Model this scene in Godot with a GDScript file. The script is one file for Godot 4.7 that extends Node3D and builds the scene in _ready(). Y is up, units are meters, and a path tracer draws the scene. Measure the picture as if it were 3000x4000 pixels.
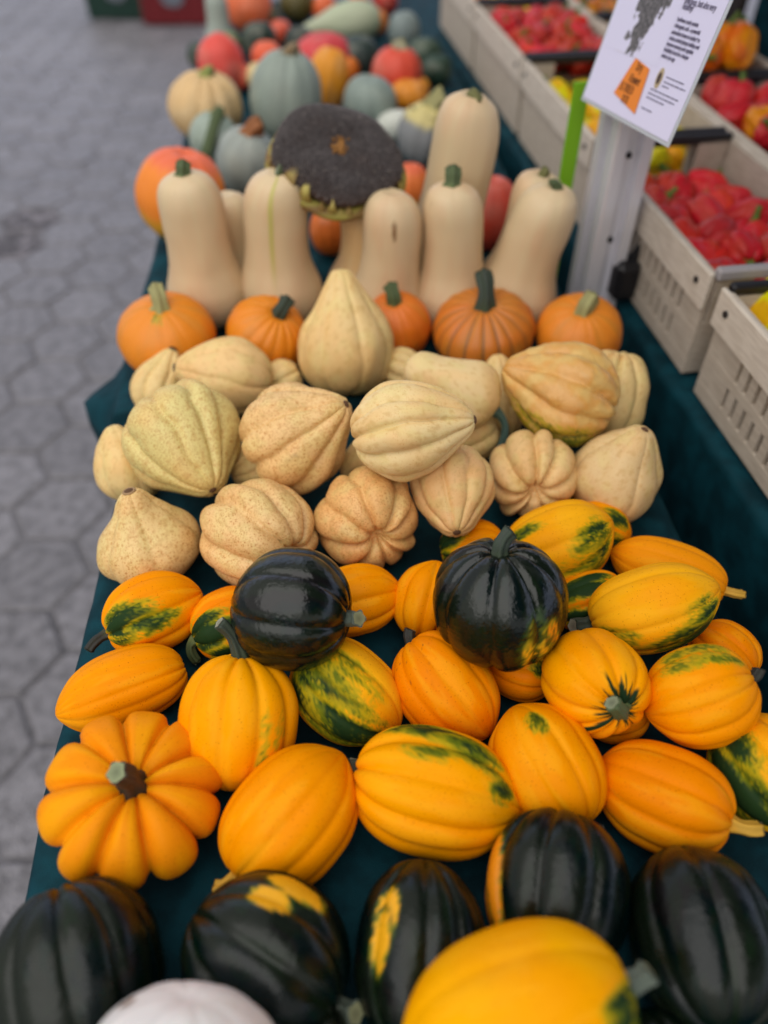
extends Node3D
# A market stall of winter squashes: two covered tables end to end, a third one with crates beside them, a grey paved square.
# Units are metres; the table tops stand 0.76 above the paving.

const TOP := 0.76
const TABLE_TURN := 4.6   # degrees by which the squash tables run off to the left
const CRATE_TURN := 8.0   # and the table with the crates
var M := {}
var taken := {}
var rng := RandomNumberGenerator.new()
var low := FastNoiseLite.new()
var fine := FastNoiseLite.new()
var cell := FastNoiseLite.new()
var grit := FastNoiseLite.new()
var seeds := 0

# ------------------------------------------------------------------ naming
func numbered(called: String) -> String:
	if not taken.has(called):
		taken[called] = 0
		return called
	taken[called] += 1
	return "%s_%03d" % [called, taken[called]]

func tag(o: Node, label: String, category := "", group := "", kind := "") -> Node:
	if label: o.set_meta("label", label)
	if category: o.set_meta("category", category)
	if group: o.set_meta("group", group)
	if kind: o.set_meta("kind", kind)
	return o

func part_name(parent: Node, called: String) -> String:
	var n := 0
	var found := called
	while parent.has_node(NodePath(found)):
		n += 1
		found = "%s_%03d" % [called, n]
	return found

func put(called: String, mesh: Mesh, mat: Material, parent: Node = null) -> MeshInstance3D:
	var o := MeshInstance3D.new()
	o.mesh = mesh
	o.material_override = mat
	o.name = part_name(parent, called) if parent else numbered(called)
	(parent if parent else self).add_child(o, true)
	return o

func thing(called: String, label: String, category: String, at := Vector3.ZERO, group := "") -> Node3D:
	var o := Node3D.new()
	o.name = numbered(called)
	o.position = at
	add_child(o, true)
	tag(o, label, category, group)
	return o

# ------------------------------------------------------------------ colours
func lin(r: float, g: float, b: float) -> Color:
	return Color(r / 255.0, g / 255.0, b / 255.0).srgb_to_linear()

func mat(col: Color, rough: float, o := {}) -> StandardMaterial3D:
	var m := StandardMaterial3D.new()
	m.albedo_color = col
	m.roughness = rough
	m.metallic_specular = o.get("spec", 0.5)
	m.metallic = o.get("metal", 0.0)
	if o.get("vc", false): m.vertex_color_use_as_albedo = true
	if o.has("tex"):
		m.albedo_texture = o.tex
	if o.has("nrm"):
		m.normal_enabled = true
		m.normal_texture = o.nrm
		m.normal_scale = o.get("nscale", 0.4)
	if o.has("rtex"):
		m.roughness_texture = o.rtex
	if o.has("tri"):
		m.uv1_triplanar = true
		m.uv1_world_triplanar = o.get("world", false)
		m.uv1_scale = Vector3.ONE * float(o.tri)
	if o.has("coat"):
		m.clearcoat_enabled = true
		m.clearcoat = o.coat
		m.clearcoat_roughness = o.get("coat_rough", 0.15)
	if o.has("sheen"):
		m.rim_enabled = true
		m.rim = o.sheen
	if o.has("sss"):
		m.subsurf_scatter_enabled = true
		m.subsurf_scatter_strength = o.sss
	return m

func noise_tex(freq: float, kind: int, seed_: int, octaves := 4, ramp: Array = [], bump := 0.0, size := 512) -> NoiseTexture2D:
	var n := FastNoiseLite.new()
	n.noise_type = kind
	n.seed = seed_
	n.frequency = freq
	n.fractal_octaves = octaves
	if kind == FastNoiseLite.TYPE_CELLULAR:
		n.cellular_return_type = FastNoiseLite.RETURN_DISTANCE
	var t := NoiseTexture2D.new()
	t.width = size
	t.height = size
	t.seamless = true
	t.noise = n
	if bump > 0.0:
		t.as_normal_map = true
		t.bump_strength = bump
	elif ramp.size():
		var g := Gradient.new()
		g.offsets = PackedFloat32Array(ramp[0])
		g.colors = PackedColorArray(ramp[1])
		t.color_ramp = g
	return t

# a seamless sheet of small irregular freckles on white
func freckles(seed_: int, count: int, rmin: float, rmax: float, tint: Color, strength: float, size := 512) -> ImageTexture:
	var r := RandomNumberGenerator.new()
	r.seed = seed_
	var im := Image.create(size, size, false, Image.FORMAT_RGB8)
	im.fill(Color.WHITE)
	var wob := FastNoiseLite.new()
	wob.seed = seed_
	wob.frequency = 0.25
	for i in count:
		var cx := r.randf() * size
		var cy := r.randf() * size
		var rad := lerpf(rmin, rmax, pow(r.randf(), 2.5))
		var st := strength * r.randf_range(0.45, 1.0)
		var k := int(ceil(rad)) + 1
		for dy in range(-k, k + 1):
			for dx in range(-k, k + 1):
				var x := int(cx) + dx
				var y := int(cy) + dy
				var d := Vector2(x + 0.5 - cx, y + 0.5 - cy).length() / rad
				d += 0.45 * wob.get_noise_2d(x, y)
				if d < 1.0:
					var px := posmod(x, size)
					var py := posmod(y, size)
					var w := st * smoothstep(1.0, 0.55, d)
					im.set_pixel(px, py, im.get_pixel(px, py).lerp(tint, w))
	return ImageTexture.create_from_image(im)

# ------------------------------------------------------------------ general shapes
func smooth_grid(rows: int, cols: int, pos: PackedVector3Array, col: PackedColorArray, wrap: bool, flip := false) -> ArrayMesh:
	var nrm := PackedVector3Array()
	nrm.resize(rows * cols)
	for i in rows:
		for j in cols:
			var jl := (j - 1 + cols) % cols if wrap else maxi(j - 1, 0)
			var jr := (j + 1) % cols if wrap else mini(j + 1, cols - 1)
			var du := pos[i * cols + jr] - pos[i * cols + jl]
			var dv := pos[mini(i + 1, rows - 1) * cols + j] - pos[maxi(i - 1, 0) * cols + j]
			var n := du.cross(dv)
			if n.length_squared() < 1e-16:
				var i2 := 1 if i == 0 else rows - 2
				n = (pos[i2 * cols + jr] - pos[i2 * cols + jl]).cross(dv)
				if wrap and (i == 0 or i == rows - 1):   # a pole looks along the axis
					n = (pos[0] - pos[(rows - 1) * cols]).normalized() * (1.0 if i == 0 else -1.0) * (-1.0 if flip else 1.0)
			nrm[i * cols + j] = (-n if flip else n).normalized()
	var idx := PackedInt32Array()
	var span := cols if wrap else cols - 1
	idx.resize((rows - 1) * span * 6)
	var k := 0
	for i in rows - 1:
		for j in span:
			var a := i * cols + j
			var b := i * cols + (j + 1) % cols
			var c := a + cols
			var d := b + cols
			if flip:
				idx[k] = a; idx[k + 1] = b; idx[k + 2] = c; idx[k + 3] = b; idx[k + 4] = d; idx[k + 5] = c
			else:
				idx[k] = a; idx[k + 1] = c; idx[k + 2] = b; idx[k + 3] = b; idx[k + 4] = c; idx[k + 5] = d
			k += 6
	var arr := []
	arr.resize(Mesh.ARRAY_MAX)
	arr[Mesh.ARRAY_VERTEX] = pos
	arr[Mesh.ARRAY_NORMAL] = nrm
	if col.size(): arr[Mesh.ARRAY_COLOR] = col
	arr[Mesh.ARRAY_INDEX] = idx
	var m := ArrayMesh.new()
	m.add_surface_from_arrays(Mesh.PRIMITIVE_TRIANGLES, arr)
	return m

# a box with chamfered edges, added to a SurfaceTool under a transform
func add_box(st: SurfaceTool, xf: Transform3D, size: Vector3, bevel := 0.0015) -> void:
	var h := size / 2.0
	var b := minf(bevel, minf(h.x, minf(h.y, h.z)) * 0.45)
	var c := []
	for ax in 3:
		for s in [-1.0, 1.0]:
			var u := (ax + 1) % 3
			var v := (ax + 2) % 3
			var q := []
			for e in [[-1, -1], [1, -1], [1, 1], [-1, 1]]:
				var p := Vector3.ZERO
				p[ax] = s * h[ax]
				p[u] = e[0] * (h[u] - b)
				p[v] = e[1] * (h[v] - b)
				q.append(p)
			c.append([ax, s, q])
	for f in c:
		face(st, xf, f[2], f[1] > 0)
	if b < 0.00001: return
	for ax in 3:   # edge strips along axis ax
		var u := (ax + 1) % 3
		var v := (ax + 2) % 3
		for su in [-1.0, 1.0]:
			for sv in [-1.0, 1.0]:
				var q := []
				for e in [[-1, 0], [1, 0], [1, 1], [-1, 1]]:
					var p := Vector3.ZERO
					p[ax] = e[0] * (h[ax] - b)
					p[u] = su * (h[u] if e[1] == 0 else h[u] - b)
					p[v] = sv * (h[v] - b if e[1] == 0 else h[v])
					q.append(p)
				face(st, xf, q, su * sv < 0)
	for sx in [-1.0, 1.0]:
		for sy in [-1.0, 1.0]:
			for sz in [-1.0, 1.0]:
				var p1 := Vector3(sx * h.x, sy * (h.y - b), sz * (h.z - b))
				var p2 := Vector3(sx * (h.x - b), sy * h.y, sz * (h.z - b))
				var p3 := Vector3(sx * (h.x - b), sy * (h.y - b), sz * h.z)
				face(st, xf, [p1, p2, p3], sx * sy * sz > 0)

func face(st: SurfaceTool, xf: Transform3D, q: Array, ccw: bool) -> void:
	var n: Vector3 = (q[1] - q[0]).cross(q[2] - q[0]).normalized()
	var order := []
	if q.size() == 4:
		order = [0, 2, 1, 0, 3, 2] if ccw else [0, 1, 2, 0, 2, 3]
	else:
		order = [0, 2, 1] if ccw else [0, 1, 2]
	st.set_normal((xf.basis * (n if ccw else -n)).normalized())
	for k in order:
		st.add_vertex(xf * (q[k] as Vector3))

func box_mesh(size: Vector3, bevel := 0.0015) -> ArrayMesh:
	var st := begin()
	add_box(st, Transform3D.IDENTITY, size, bevel)
	return st.commit()

func begin() -> SurfaceTool:
	var st := SurfaceTool.new()
	st.begin(Mesh.PRIMITIVE_TRIANGLES)
	return st

# a tube along a line of points, radius from a callable of 0..1
func tube(pts: PackedVector3Array, radius: Callable, sides: int, colour: Variant = null, ridges := 0, ridge := 0.0, closed := true) -> ArrayMesh:
	var rows := pts.size()
	var pos := PackedVector3Array()
	var col := PackedColorArray()
	var up := (pts[1] - pts[0]).normalized()
	var side := up.cross(Vector3(0.31, 0.2, 0.93)).normalized()
	var extra := 2 if closed else 0
	for i in range(-extra / 2, rows + extra / 2):
		var k := clampi(i, 0, rows - 1)
		var dir := (pts[mini(k + 1, rows - 1)] - pts[maxi(k - 1, 0)]).normalized()
		side = (side - dir * side.dot(dir)).normalized()
		var other := dir.cross(side)
		var t := float(k) / (rows - 1)
		var r: float = radius.call(t) if i == k else 0.0
		for j in sides:
			var a := TAU * j / sides
			var rr := r * (1.0 + ridge * cos(a * ridges)) if ridges else r
			pos.append(pts[k] + (side * cos(a) + other * sin(a)) * rr)
			if colour != null: col.append(colour.call(t, a))
	return smooth_grid(pos.size() / sides, sides, pos, col, true)

# ------------------------------------------------------------------ squashes
# outlines from blossom end (0) to stem end (1): along, radius
func outline(kind: String) -> Array:
	match kind:
		"acorn": return [[0, 0], [0.004, 0.08], [0.025, 0.24], [0.085, 0.5], [0.19, 0.77], [0.34, 0.95], [0.51, 1], [0.68, 0.97], [0.83, 0.83], [0.935, 0.59], [0.985, 0.33], [0.985, 0.16], [0.965, 0.06], [0.96, 0]]
		"acornd": return [[0.02, 0], [0.01, 0.1], [0.02, 0.28], [0.08, 0.55], [0.2, 0.82], [0.36, 0.97], [0.52, 1], [0.68, 0.97], [0.83, 0.82], [0.94, 0.58], [0.985, 0.34], [0.975, 0.18], [0.945, 0.08], [0.93, 0]]
		"acornc": return [[0, 0], [0.01, 0.12], [0.05, 0.34], [0.14, 0.6], [0.28, 0.85], [0.45, 0.98], [0.6, 1], [0.76, 0.94], [0.9, 0.76], [0.975, 0.5], [0.98, 0.3], [0.93, 0.17], [0.87, 0.11], [0.865, 0]]
		"pear": return [[0, 0], [0.003, 0.11], [0.02, 0.2], [0.075, 0.3], [0.165, 0.43], [0.29, 0.65], [0.43, 0.88], [0.58, 1], [0.73, 0.975], [0.865, 0.8], [0.955, 0.52], [0.985, 0.28], [0.965, 0.13], [0.94, 0.06], [0.935, 0]]
		"nub": return [[0, 0], [0.003, 0.1], [0.018, 0.21], [0.065, 0.34], [0.15, 0.51], [0.27, 0.72], [0.41, 0.91], [0.56, 1], [0.71, 0.98], [0.85, 0.81], [0.95, 0.54], [0.985, 0.3], [0.965, 0.14], [0.93, 0.07], [0.92, 0]]
		"neck": return [[0, 0], [0.01, 0.2], [0.06, 0.45], [0.15, 0.58], [0.3, 0.66], [0.45, 0.8], [0.6, 0.97], [0.72, 1], [0.84, 0.88], [0.94, 0.58], [0.985, 0.28], [0.985, 0.1], [0.98, 0]]
		"patty": return [[0, 0], [0.0, 0.2], [0.06, 0.45], [0.2, 0.72], [0.38, 0.92], [0.54, 1], [0.68, 0.96], [0.8, 0.82], [0.88, 0.62], [0.9, 0.42], [0.86, 0.24], [0.8, 0.13], [0.79, 0]]
		"round": return [[0.02, 0], [0.015, 0.12], [0.04, 0.36], [0.13, 0.66], [0.28, 0.9], [0.46, 1], [0.62, 0.985], [0.78, 0.86], [0.9, 0.64], [0.97, 0.38], [0.985, 0.2], [0.975, 0.08], [0.97, 0]]
		"pumpkin": return [[0.05, 0], [0.03, 0.12], [0.03, 0.32], [0.1, 0.62], [0.24, 0.88], [0.42, 1], [0.58, 1], [0.76, 0.89], [0.9, 0.66], [0.965, 0.4], [0.965, 0.22], [0.935, 0.1], [0.925, 0]]
		"butternut": return [[0.01, 0], [0, 0.12], [0.01, 0.36], [0.05, 0.68], [0.12, 0.91], [0.2, 1], [0.28, 0.975], [0.36, 0.88], [0.45, 0.79], [0.58, 0.745], [0.72, 0.745], [0.85, 0.72], [0.94, 0.58], [0.985, 0.31], [0.985, 0.14], [0.98, 0]]
		_: return [[0, 0], [0.004, 0.1], [0.03, 0.34], [0.12, 0.66], [0.3, 0.94], [0.5, 1], [0.7, 0.98], [0.88, 0.8], [0.98, 0.5], [0.99, 0.25], [0.94, 0.12], [0.92, 0]]   # pepper

func sampled(kind: String, rows: int) -> PackedVector2Array:
	var pts := outline(kind)
	var dense := PackedVector2Array()
	for i in pts.size() - 1:
		var p0: Array = pts[maxi(i - 1, 0)]
		var p1: Array = pts[i]
		var p2: Array = pts[i + 1]
		var p3: Array = pts[mini(i + 2, pts.size() - 1)]
		var a := Vector2(p0[0], p0[1]); var b := Vector2(p1[0], p1[1]); var c := Vector2(p2[0], p2[1]); var d := Vector2(p3[0], p3[1])
		for k in 24:
			var t := k / 24.0
			var v := 0.5 * (2.0 * b + (c - a) * t + (2.0 * a - 5.0 * b + 4.0 * c - d) * t * t + (3.0 * b - a - 3.0 * c + d) * t * t * t)
			dense.append(Vector2(v.x, maxf(v.y, 0.0)))
	dense.append(Vector2(pts[-1][0], 0.0))
	var run := PackedFloat32Array([0.0])
	for i in range(1, dense.size()):
		run.append(run[i - 1] + (dense[i] - dense[i - 1]).length())
	var out := PackedVector2Array()
	var k := 0
	for i in rows:
		var want := run[-1] * i / (rows - 1.0)
		while k < run.size() - 2 and run[k + 1] < want: k += 1
		var f := clampf((want - run[k]) / maxf(run[k + 1] - run[k], 1e-6), 0, 1)
		out.append(dense[k].lerp(dense[k + 1], f))
	return out

# the rind of one squash, its own axis along y, the stem end up, its middle at the origin
func rind(o: Dictionary, diameter: float, length: float) -> ArrayMesh:
	seeds += 1
	rng.seed = 1000 + seeds * 77
	var res: float = o.get("res", 1.0)
	var rows := int(86 * res)
	var cols := int(132 * res)
	var prof := sampled(o.prof, rows)
	var count: int = o.get("ribs", 10)
	var depth: float = o.get("depth", 0.07)
	var style: String = o.style
	var patty: bool = o.prof == "patty"
	var shift := Vector3(rng.randf(), rng.randf(), rng.randf()) * 900.0
	# lobes of unequal width and height
	var edges := PackedFloat32Array([0.0])
	var high := PackedFloat32Array()
	for i in count:
		edges.append(edges[i] + 1.0 + rng.randf_range(-0.3, 0.3) * (0.6 if patty else 1.0))
		high.append(rng.randf_range(0.7, 1.15))
	var whole := edges[count]
	var groove := PackedFloat32Array()
	var lift := PackedFloat32Array()
	var start := rng.randf() * whole
	for j in cols:
		var a := fposmod(whole * j / cols + start, whole)
		var i := 0
		while i < count - 1 and edges[i + 1] < a: i += 1
		var s := absf((a - edges[i]) / (edges[i + 1] - edges[i]) * 2.0 - 1.0)
		groove.append(lerpf(pow(s, 4.0), 1.0 - sqrt(maxf(1.0 - s * s * 0.985, 0.0)), 0.55) if patty else lerpf(pow(s, o.get("crisp", 2.5)), 1.0 - sqrt(maxf(1.0 - s * s * 0.97, 0.0)), 0.35))
		lift.append(lerpf(high[i], 1.0, s * s))
	var lump: float = o.get("lump", {"cream": 0.08, "warty": 0.07, "pepper": 0.07, "tan": 0.05}.get(style, 0.025))
	var pos := PackedVector3Array(); pos.resize(rows * cols)
	var col := PackedColorArray(); col.resize(rows * cols)
	var base: Color = lin(o.col[0], o.col[1], o.col[2])
	var patches: Array = o.get("patch", [])
	var half := length / 2.0
	var rad := diameter / 2.0
	var bow := rng.randf_range(-0.03, 0.03) * length * (1.8 if style == "tan" else 1.0)
	for i in rows:
		var p := prof[i]
		var q := prof[mini(i + 1, rows - 1)] - prof[maxi(i - 1, 0)]
		var tang := Vector2(q.x * length, q.y * rad).normalized()
		var out := Vector2(-tang.y, tang.x)      # along, outward
		var t := p.x
		var soft := minf(1.0, p.y / (0.5 if patty else 0.4))
		var ends := soft * (1.0 if o.prof in ["acornc", "acornd", "patty", "pumpkin"] else lerpf(0.45, 1.0, smoothstep(0.02, 0.45, t)))
		for j in cols:
			var a := TAU * j / cols
			if style == "cream" or style == "warty": a += 0.10 * low.get_noise_3d(cos(a) * 70.0 + shift.z, t * 170.0, sin(a) * 70.0 + shift.x)
			var dir := Vector3(cos(a), 0.0, sin(a))
			var unit := Vector3(dir.x * p.y, 2.0 * t - 1.0, dir.z * p.y)
			var n1 := low.get_noise_3dv(unit * 60.0 + shift)
			var d := -depth * rad * groove[j] * ends * lift[j] + (lift[j] - 1.0) * depth * rad * 0.6 * ends * (1.0 - groove[j])
			d += lump * rad * n1 * soft
			if style == "warty":
				d += 0.035 * rad * maxf(0.0, low.get_noise_3dv(unit * 330.0 + shift)) * soft
			elif style == "pepper":
				d += 0.09 * rad * low.get_noise_3d(unit.x * 110.0 + shift.x, unit.y * 70.0, unit.z * 110.0 + shift.z) * soft
			var r := p.y * rad + out.y * d
			pos[i * cols + j] = Vector3(dir.x * r + bow * (1.0 - unit.y * unit.y), (t - 0.5) * length + out.x * d, dir.z * r)
			col[i * cols + j] = skin(style, base, unit, dir, t, groove[j], n1, shift, patches, o)
	return smooth_grid(rows, cols, pos, col, true, true)

func skin(style: String, base: Color, unit: Vector3, dir: Vector3, t: float, g: float, n1: float, shift: Vector3, patches: Array, o: Dictionary) -> Color:
	var streak := fine.get_noise_3d(dir.x * 120.0 + shift.x, unit.y * 34.0 + shift.y, dir.z * 120.0 + shift.z)
	var mott := low.get_noise_3dv(unit * 150.0 + shift * 1.3)
	var c := base
	var dapple := grit.get_noise_3dv(unit * 34.0 + shift)
	var dark_green := Color(0.012, 0.035, 0.012)
	match style:
		"yellow":
			c = c.lerp(Color(0.85, 0.25, 0.003), clampf(0.12 + 0.9 * n1, 0.0, 0.4))
			c = c.lerp(Color(0.95, 0.47, 0.012), clampf(0.9 * streak, 0.0, 0.3))
			if o.get("speck", 0) > 0:
				var w := cell.get_noise_3dv(unit * 260.0 + shift)
				var where := smoothstep(0.0, 0.35, low.get_noise_3dv(unit * 45.0 + shift * 0.7))
				if o.speck > 1: c = c.lerp(Color(0.16, 0.055, 0.015), smoothstep(-0.66, -0.80, w) * where * 0.85)
				else: c = c.lerp(Color(0.34, 0.12, 0.02), smoothstep(-0.76, -0.86, w) * where * 0.6)
		"dark":
			c = Color(0.0028, 0.0055, 0.0042).lerp(Color(0.0055, 0.0125, 0.0065), clampf(0.5 + 1.2 * streak, 0.0, 1.0))
			c = c.lerp(Color(0.009, 0.0105, 0.005), clampf(1.6 * n1 - 0.15, 0.0, 0.3))
		"cream", "warty":
			c = c.lerp(lin(218, 168, 100), clampf(1.1 * n1, 0.0, 0.4))
			c = c.lerp(lin(218, 200, 130), clampf(-1.2 * mott, 0.0, 0.4))
			c = c.lerp(lin(196, 156, 88), smoothstep(0.1, 0.55, dapple) * 0.5)
			if style == "warty": c = c.lerp(lin(228, 184, 128), clampf(1.2 * mott, 0.0, 0.35))
		"pumpkin":
			c = c.lerp(lin(218, 108, 16), clampf(0.8 * n1, 0.0, 0.35)).lerp(lin(190, 128, 44), clampf(1.0 * streak, 0.0, 0.4))
			if o.get("lines", 0): c = c.lerp(lin(78, 74, 58), smoothstep(0.55, 0.9, g) * 0.8)
		"tan":
			c = c.lerp(lin(206, 168, 130), clampf(1.2 * n1, 0.0, 0.5)).lerp(lin(208, 190, 150), clampf(1.4 * streak, 0.0, 0.4))
			if o.get("stripe", 0):
				var s := absf(Vector2(dir.x, dir.z).angle_to(Vector2(o.face.x, o.face.z)) + 0.12 * n1)
				c = c.lerp(lin(176, 176, 72), smoothstep(0.10, 0.03, s) * smoothstep(0.3, 0.6, t) * 0.75)
		"turban":
			c = c.lerp(lin(224, 106, 66), smoothstep(0.78, 0.92, t + 0.08 * streak))
			c = c.lerp(lin(206, 150, 20), smoothstep(0.42, 0.26, t + 0.1 * streak))
			c = c.lerp(lin(84, 92, 34), smoothstep(0.22, 0.08, t + 0.16 * streak))
		"crown":
			c = c.lerp(lin(200, 186, 122), smoothstep(0.66, 0.78, t + 0.1 * streak))
		"pepper":
			c = c.lerp(base * 0.62, clampf(1.6 * streak, 0.0, 0.6)).lerp(Color(base.r, base.g * 2.2 + 0.02, base.b), clampf(1.8 * n1, 0.0, 0.5))
		_:
			c = c.lerp(c * 0.72, clampf(1.3 * streak, 0.0, 0.5)).lerp(c.lerp(Color(0.5, 0.5, 0.4), 0.25), clampf(1.2 * n1, 0.0, 0.6))
	for p in patches:
		var v: Vector3 = unit - (p[0] as Vector3)
		v.y *= 0.5
		var d: float = v.length() / (p[1] as float)
		if d > 1.7: continue
		var dots := grit.get_noise_3dv(unit * 100.0 + shift)
		var tooth := streak * 0.7 + mott * 0.35 + dots * 0.5 + (0.42 - g) * 0.45 * (1.0 if shift.x > 380.0 else -1.0)
		var m: float = (p[2] as float) * (1.0 - d * d * 0.8) + tooth * smoothstep(1.7, 0.6, d) * 0.75
		match p[3]:
			"g":
				c = c.lerp(lin(176, 156, 26), smoothstep(0.0, 0.3, m) * 0.85)
				c = c.lerp(lin(84, 104, 28), smoothstep(0.26, 0.5, m) * 0.85)
				c = c.lerp(dark_green, smoothstep(0.48, 0.8, m) * 0.95)
			"s":
				var ray := fine.get_noise_3d(dir.x * 210.0 + shift.x, shift.y, dir.z * 210.0)
				var reach: float = 1.0 - d * (1.0 + 2.6 * clampf(0.25 - ray, -0.2, 1.0))
				c = c.lerp(dark_green, smoothstep(-0.05, 0.2, reach))
			"y", "o":
				var bright := lin(232, 168, 30) if p[3] == "y" else lin(228, 140, 24)
				c = c.lerp(lin(44, 66, 24), smoothstep(-0.05, 0.2, m))
				c = c.lerp(lin(130, 128, 30), smoothstep(0.2, 0.36, m))
				c = c.lerp(bright, smoothstep(0.32, 0.52, m))
			"b":
				c = c.lerp(lin(120, 84, 48), smoothstep(0.25, 0.7, m) * 0.9)
	return c

func stem_look(kind: String) -> Array:   # foot, shaft, end
	match kind:
		"black": return [lin(58, 66, 36), lin(34, 36, 30), lin(150, 146, 112)]
		"dark": return [lin(52, 66, 42), lin(46, 56, 46), lin(172, 172, 150)]
		"green": return [lin(96, 110, 62), lin(72, 86, 52), lin(150, 160, 128)]
		"grey": return [lin(64, 76, 60), lin(84, 94, 84), lin(148, 150, 112)]
		"yellow": return [lin(222, 160, 30), lin(196, 152, 52), lin(128, 122, 92)]
		"cork": return [lin(34, 36, 28), lin(62, 44, 28), lin(156, 166, 126)]
		"pale": return [lin(142, 138, 84), lin(146, 142, 94), lin(206, 210, 176)]
		"olive": return [lin(104, 104, 56), lin(96, 96, 52), lin(140, 140, 90)]
		"bluegreen": return [lin(70, 94, 84), lin(56, 82, 76), lin(110, 124, 110)]
		"rust": return [lin(140, 96, 50), lin(136, 84, 44), lin(170, 130, 80)]
		"tanstem": return [lin(150, 130, 96), lin(128, 108, 78), lin(196, 180, 140)]
		"lime": return [lin(140, 146, 80), lin(132, 142, 76), lin(160, 166, 110)]
		_: return [lin(40, 52, 40), lin(44, 52, 44), lin(214, 212, 196)]

func grow_stem(parent: Node3D, xf: Transform3D, foot: Vector3, tip: Vector3, r: float, kind: String) -> void:
	var look := stem_look(kind)
	var span := foot.distance_to(tip)
	var mid := foot + Vector3(rng.randf_range(-0.16, 0.16), 0.55, rng.randf_range(-0.16, 0.16)) * span
	var pts := PackedVector3Array()
	var n := 16
	for i in n:
		var t := float(i) / (n - 1)
		pts.append((foot - Vector3.UP * r * 0.5).lerp(mid, t).lerp(mid.lerp(tip, t), t))
	var wob := rng.randf() * 9.0
	var stem := put("stem", tube(pts, func(t): return r * (0.84 + 1.0 * exp(-t * 6.5) + 0.16 * t * t + 0.05 * sin(t * 11.0 + wob)), 30,
		func(t, a): return (look[0] as Color).lerp(look[1], smoothstep(0.08, 0.4, t + 0.06 * sin(a * 5.0))).lerp((look[1] as Color) * 1.5, clampf(0.35 * sin(a * 5.0 + t * 3.0 + wob), 0.0, 0.3)), 5, 0.16), M.stem, parent)
	stem.transform = xf
	var dir := (pts[n - 1] - pts[n - 2]).normalized()
	var st := begin()
	var side := dir.cross(Vector3(0.3, 0.2, 0.9)).normalized()
	var other := dir.cross(side)
	for k in 12:
		var a := TAU * k / 12.0
		var b := TAU * (k + 1) / 12.0
		st.set_color((look[2] as Color) * 0.4); st.add_vertex(Vector3.ZERO + dir * r * 0.02)
		st.set_color((look[2] as Color) * 0.75); st.add_vertex((side * cos(a) + other * sin(a)) * r * 0.92 * (1.0 + 0.12 * cos(a * 5.0)) + dir * r * 0.16 * (0.6 + 0.4 * sin(a * 2.0 + wob)))
		st.set_color((look[2] as Color) * 0.75); st.add_vertex((side * cos(b) + other * sin(b)) * r * 0.92 * (1.0 + 0.12 * cos(b * 5.0)) + dir * r * 0.16 * (0.6 + 0.4 * sin(b * 2.0 + wob)))
	st.generate_normals()
	var end := put("cut_end", st.commit(), M.cut_end, stem)
	end.position = pts[n - 1]

# one squash as a thing: rind, and where the photograph shows them a stem and a blossom scar
func squash(called: String, label: String, category: String, group: String, at: Vector3, axis: Vector3, diameter: float, length: float, o: Dictionary) -> void:
	var y := axis.normalized()
	var ref := Vector3.UP if absf(y.y) < 0.9 else Vector3.BACK
	var x := ref.cross(y).normalized()
	var b := Basis(x, y, x.cross(y))
	if o.get("stripe", 0): o.face = b.inverse() * Vector3(-0.05, 0, 1)
	var m := rind(o, diameter, length)
	var skin_mat: Material = M.get(o.style, M.plain)
	if o.style in ["cream", "yellow", "dark"]:
		skin_mat = M["%s_%d" % [o.style, o.get("gloss", 0) if o.style == "dark" else (o.get("speck", 0) if o.style == "cream" else 0)]]
	if not o.has("stem") and not o.has("scar"):
		var one := put(called, m, skin_mat)
		one.transform = Transform3D(b, at)
		tag(one, label, category, group)
		return
	var t := thing(called, label, category, at - Vector3.UP * (o.rest as float), group)
	var xf := Transform3D(b, Vector3.UP * (o.rest as float))
	var body := put("rind", m, skin_mat, t)
	body.transform = xf
	if o.has("stem"):
		grow_stem(t, xf, Vector3(0, (outline(o.prof)[-1][0] - 0.5) * length, 0), o.stem, o.sr, o.scol)
	if o.has("scar"):
		var s := SphereMesh.new()
		s.radius = {"dark": 0.006, "ring": 0.0056, "dot": 0.0044}[o.scar]
		s.height = s.radius * 1.1
		s.radial_segments = 16
		s.rings = 8
		var d := put("blossom_scar", s, M.scar_dark if o.scar == "dark" else M.scar, t)
		d.transform = xf * Transform3D(Basis(), Vector3(0, -length / 2.0 + 0.0006, 0))
		if o.scar == "ring":
			var ring := TorusMesh.new()
			ring.inner_radius = 0.0042
			ring.outer_radius = 0.0066
			put("scar_rim", ring, M.scar_rim, d).position = Vector3(0, -0.001, 0)

# ------------------------------------------------------------------ tables
func along(turn: float) -> Vector3:
	return Vector3(-sin(deg_to_rad(turn)), 0, -cos(deg_to_rad(turn)))

func across(turn: float) -> Vector3:
	return Vector3(cos(deg_to_rad(turn)), 0, -sin(deg_to_rad(turn)))

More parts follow.
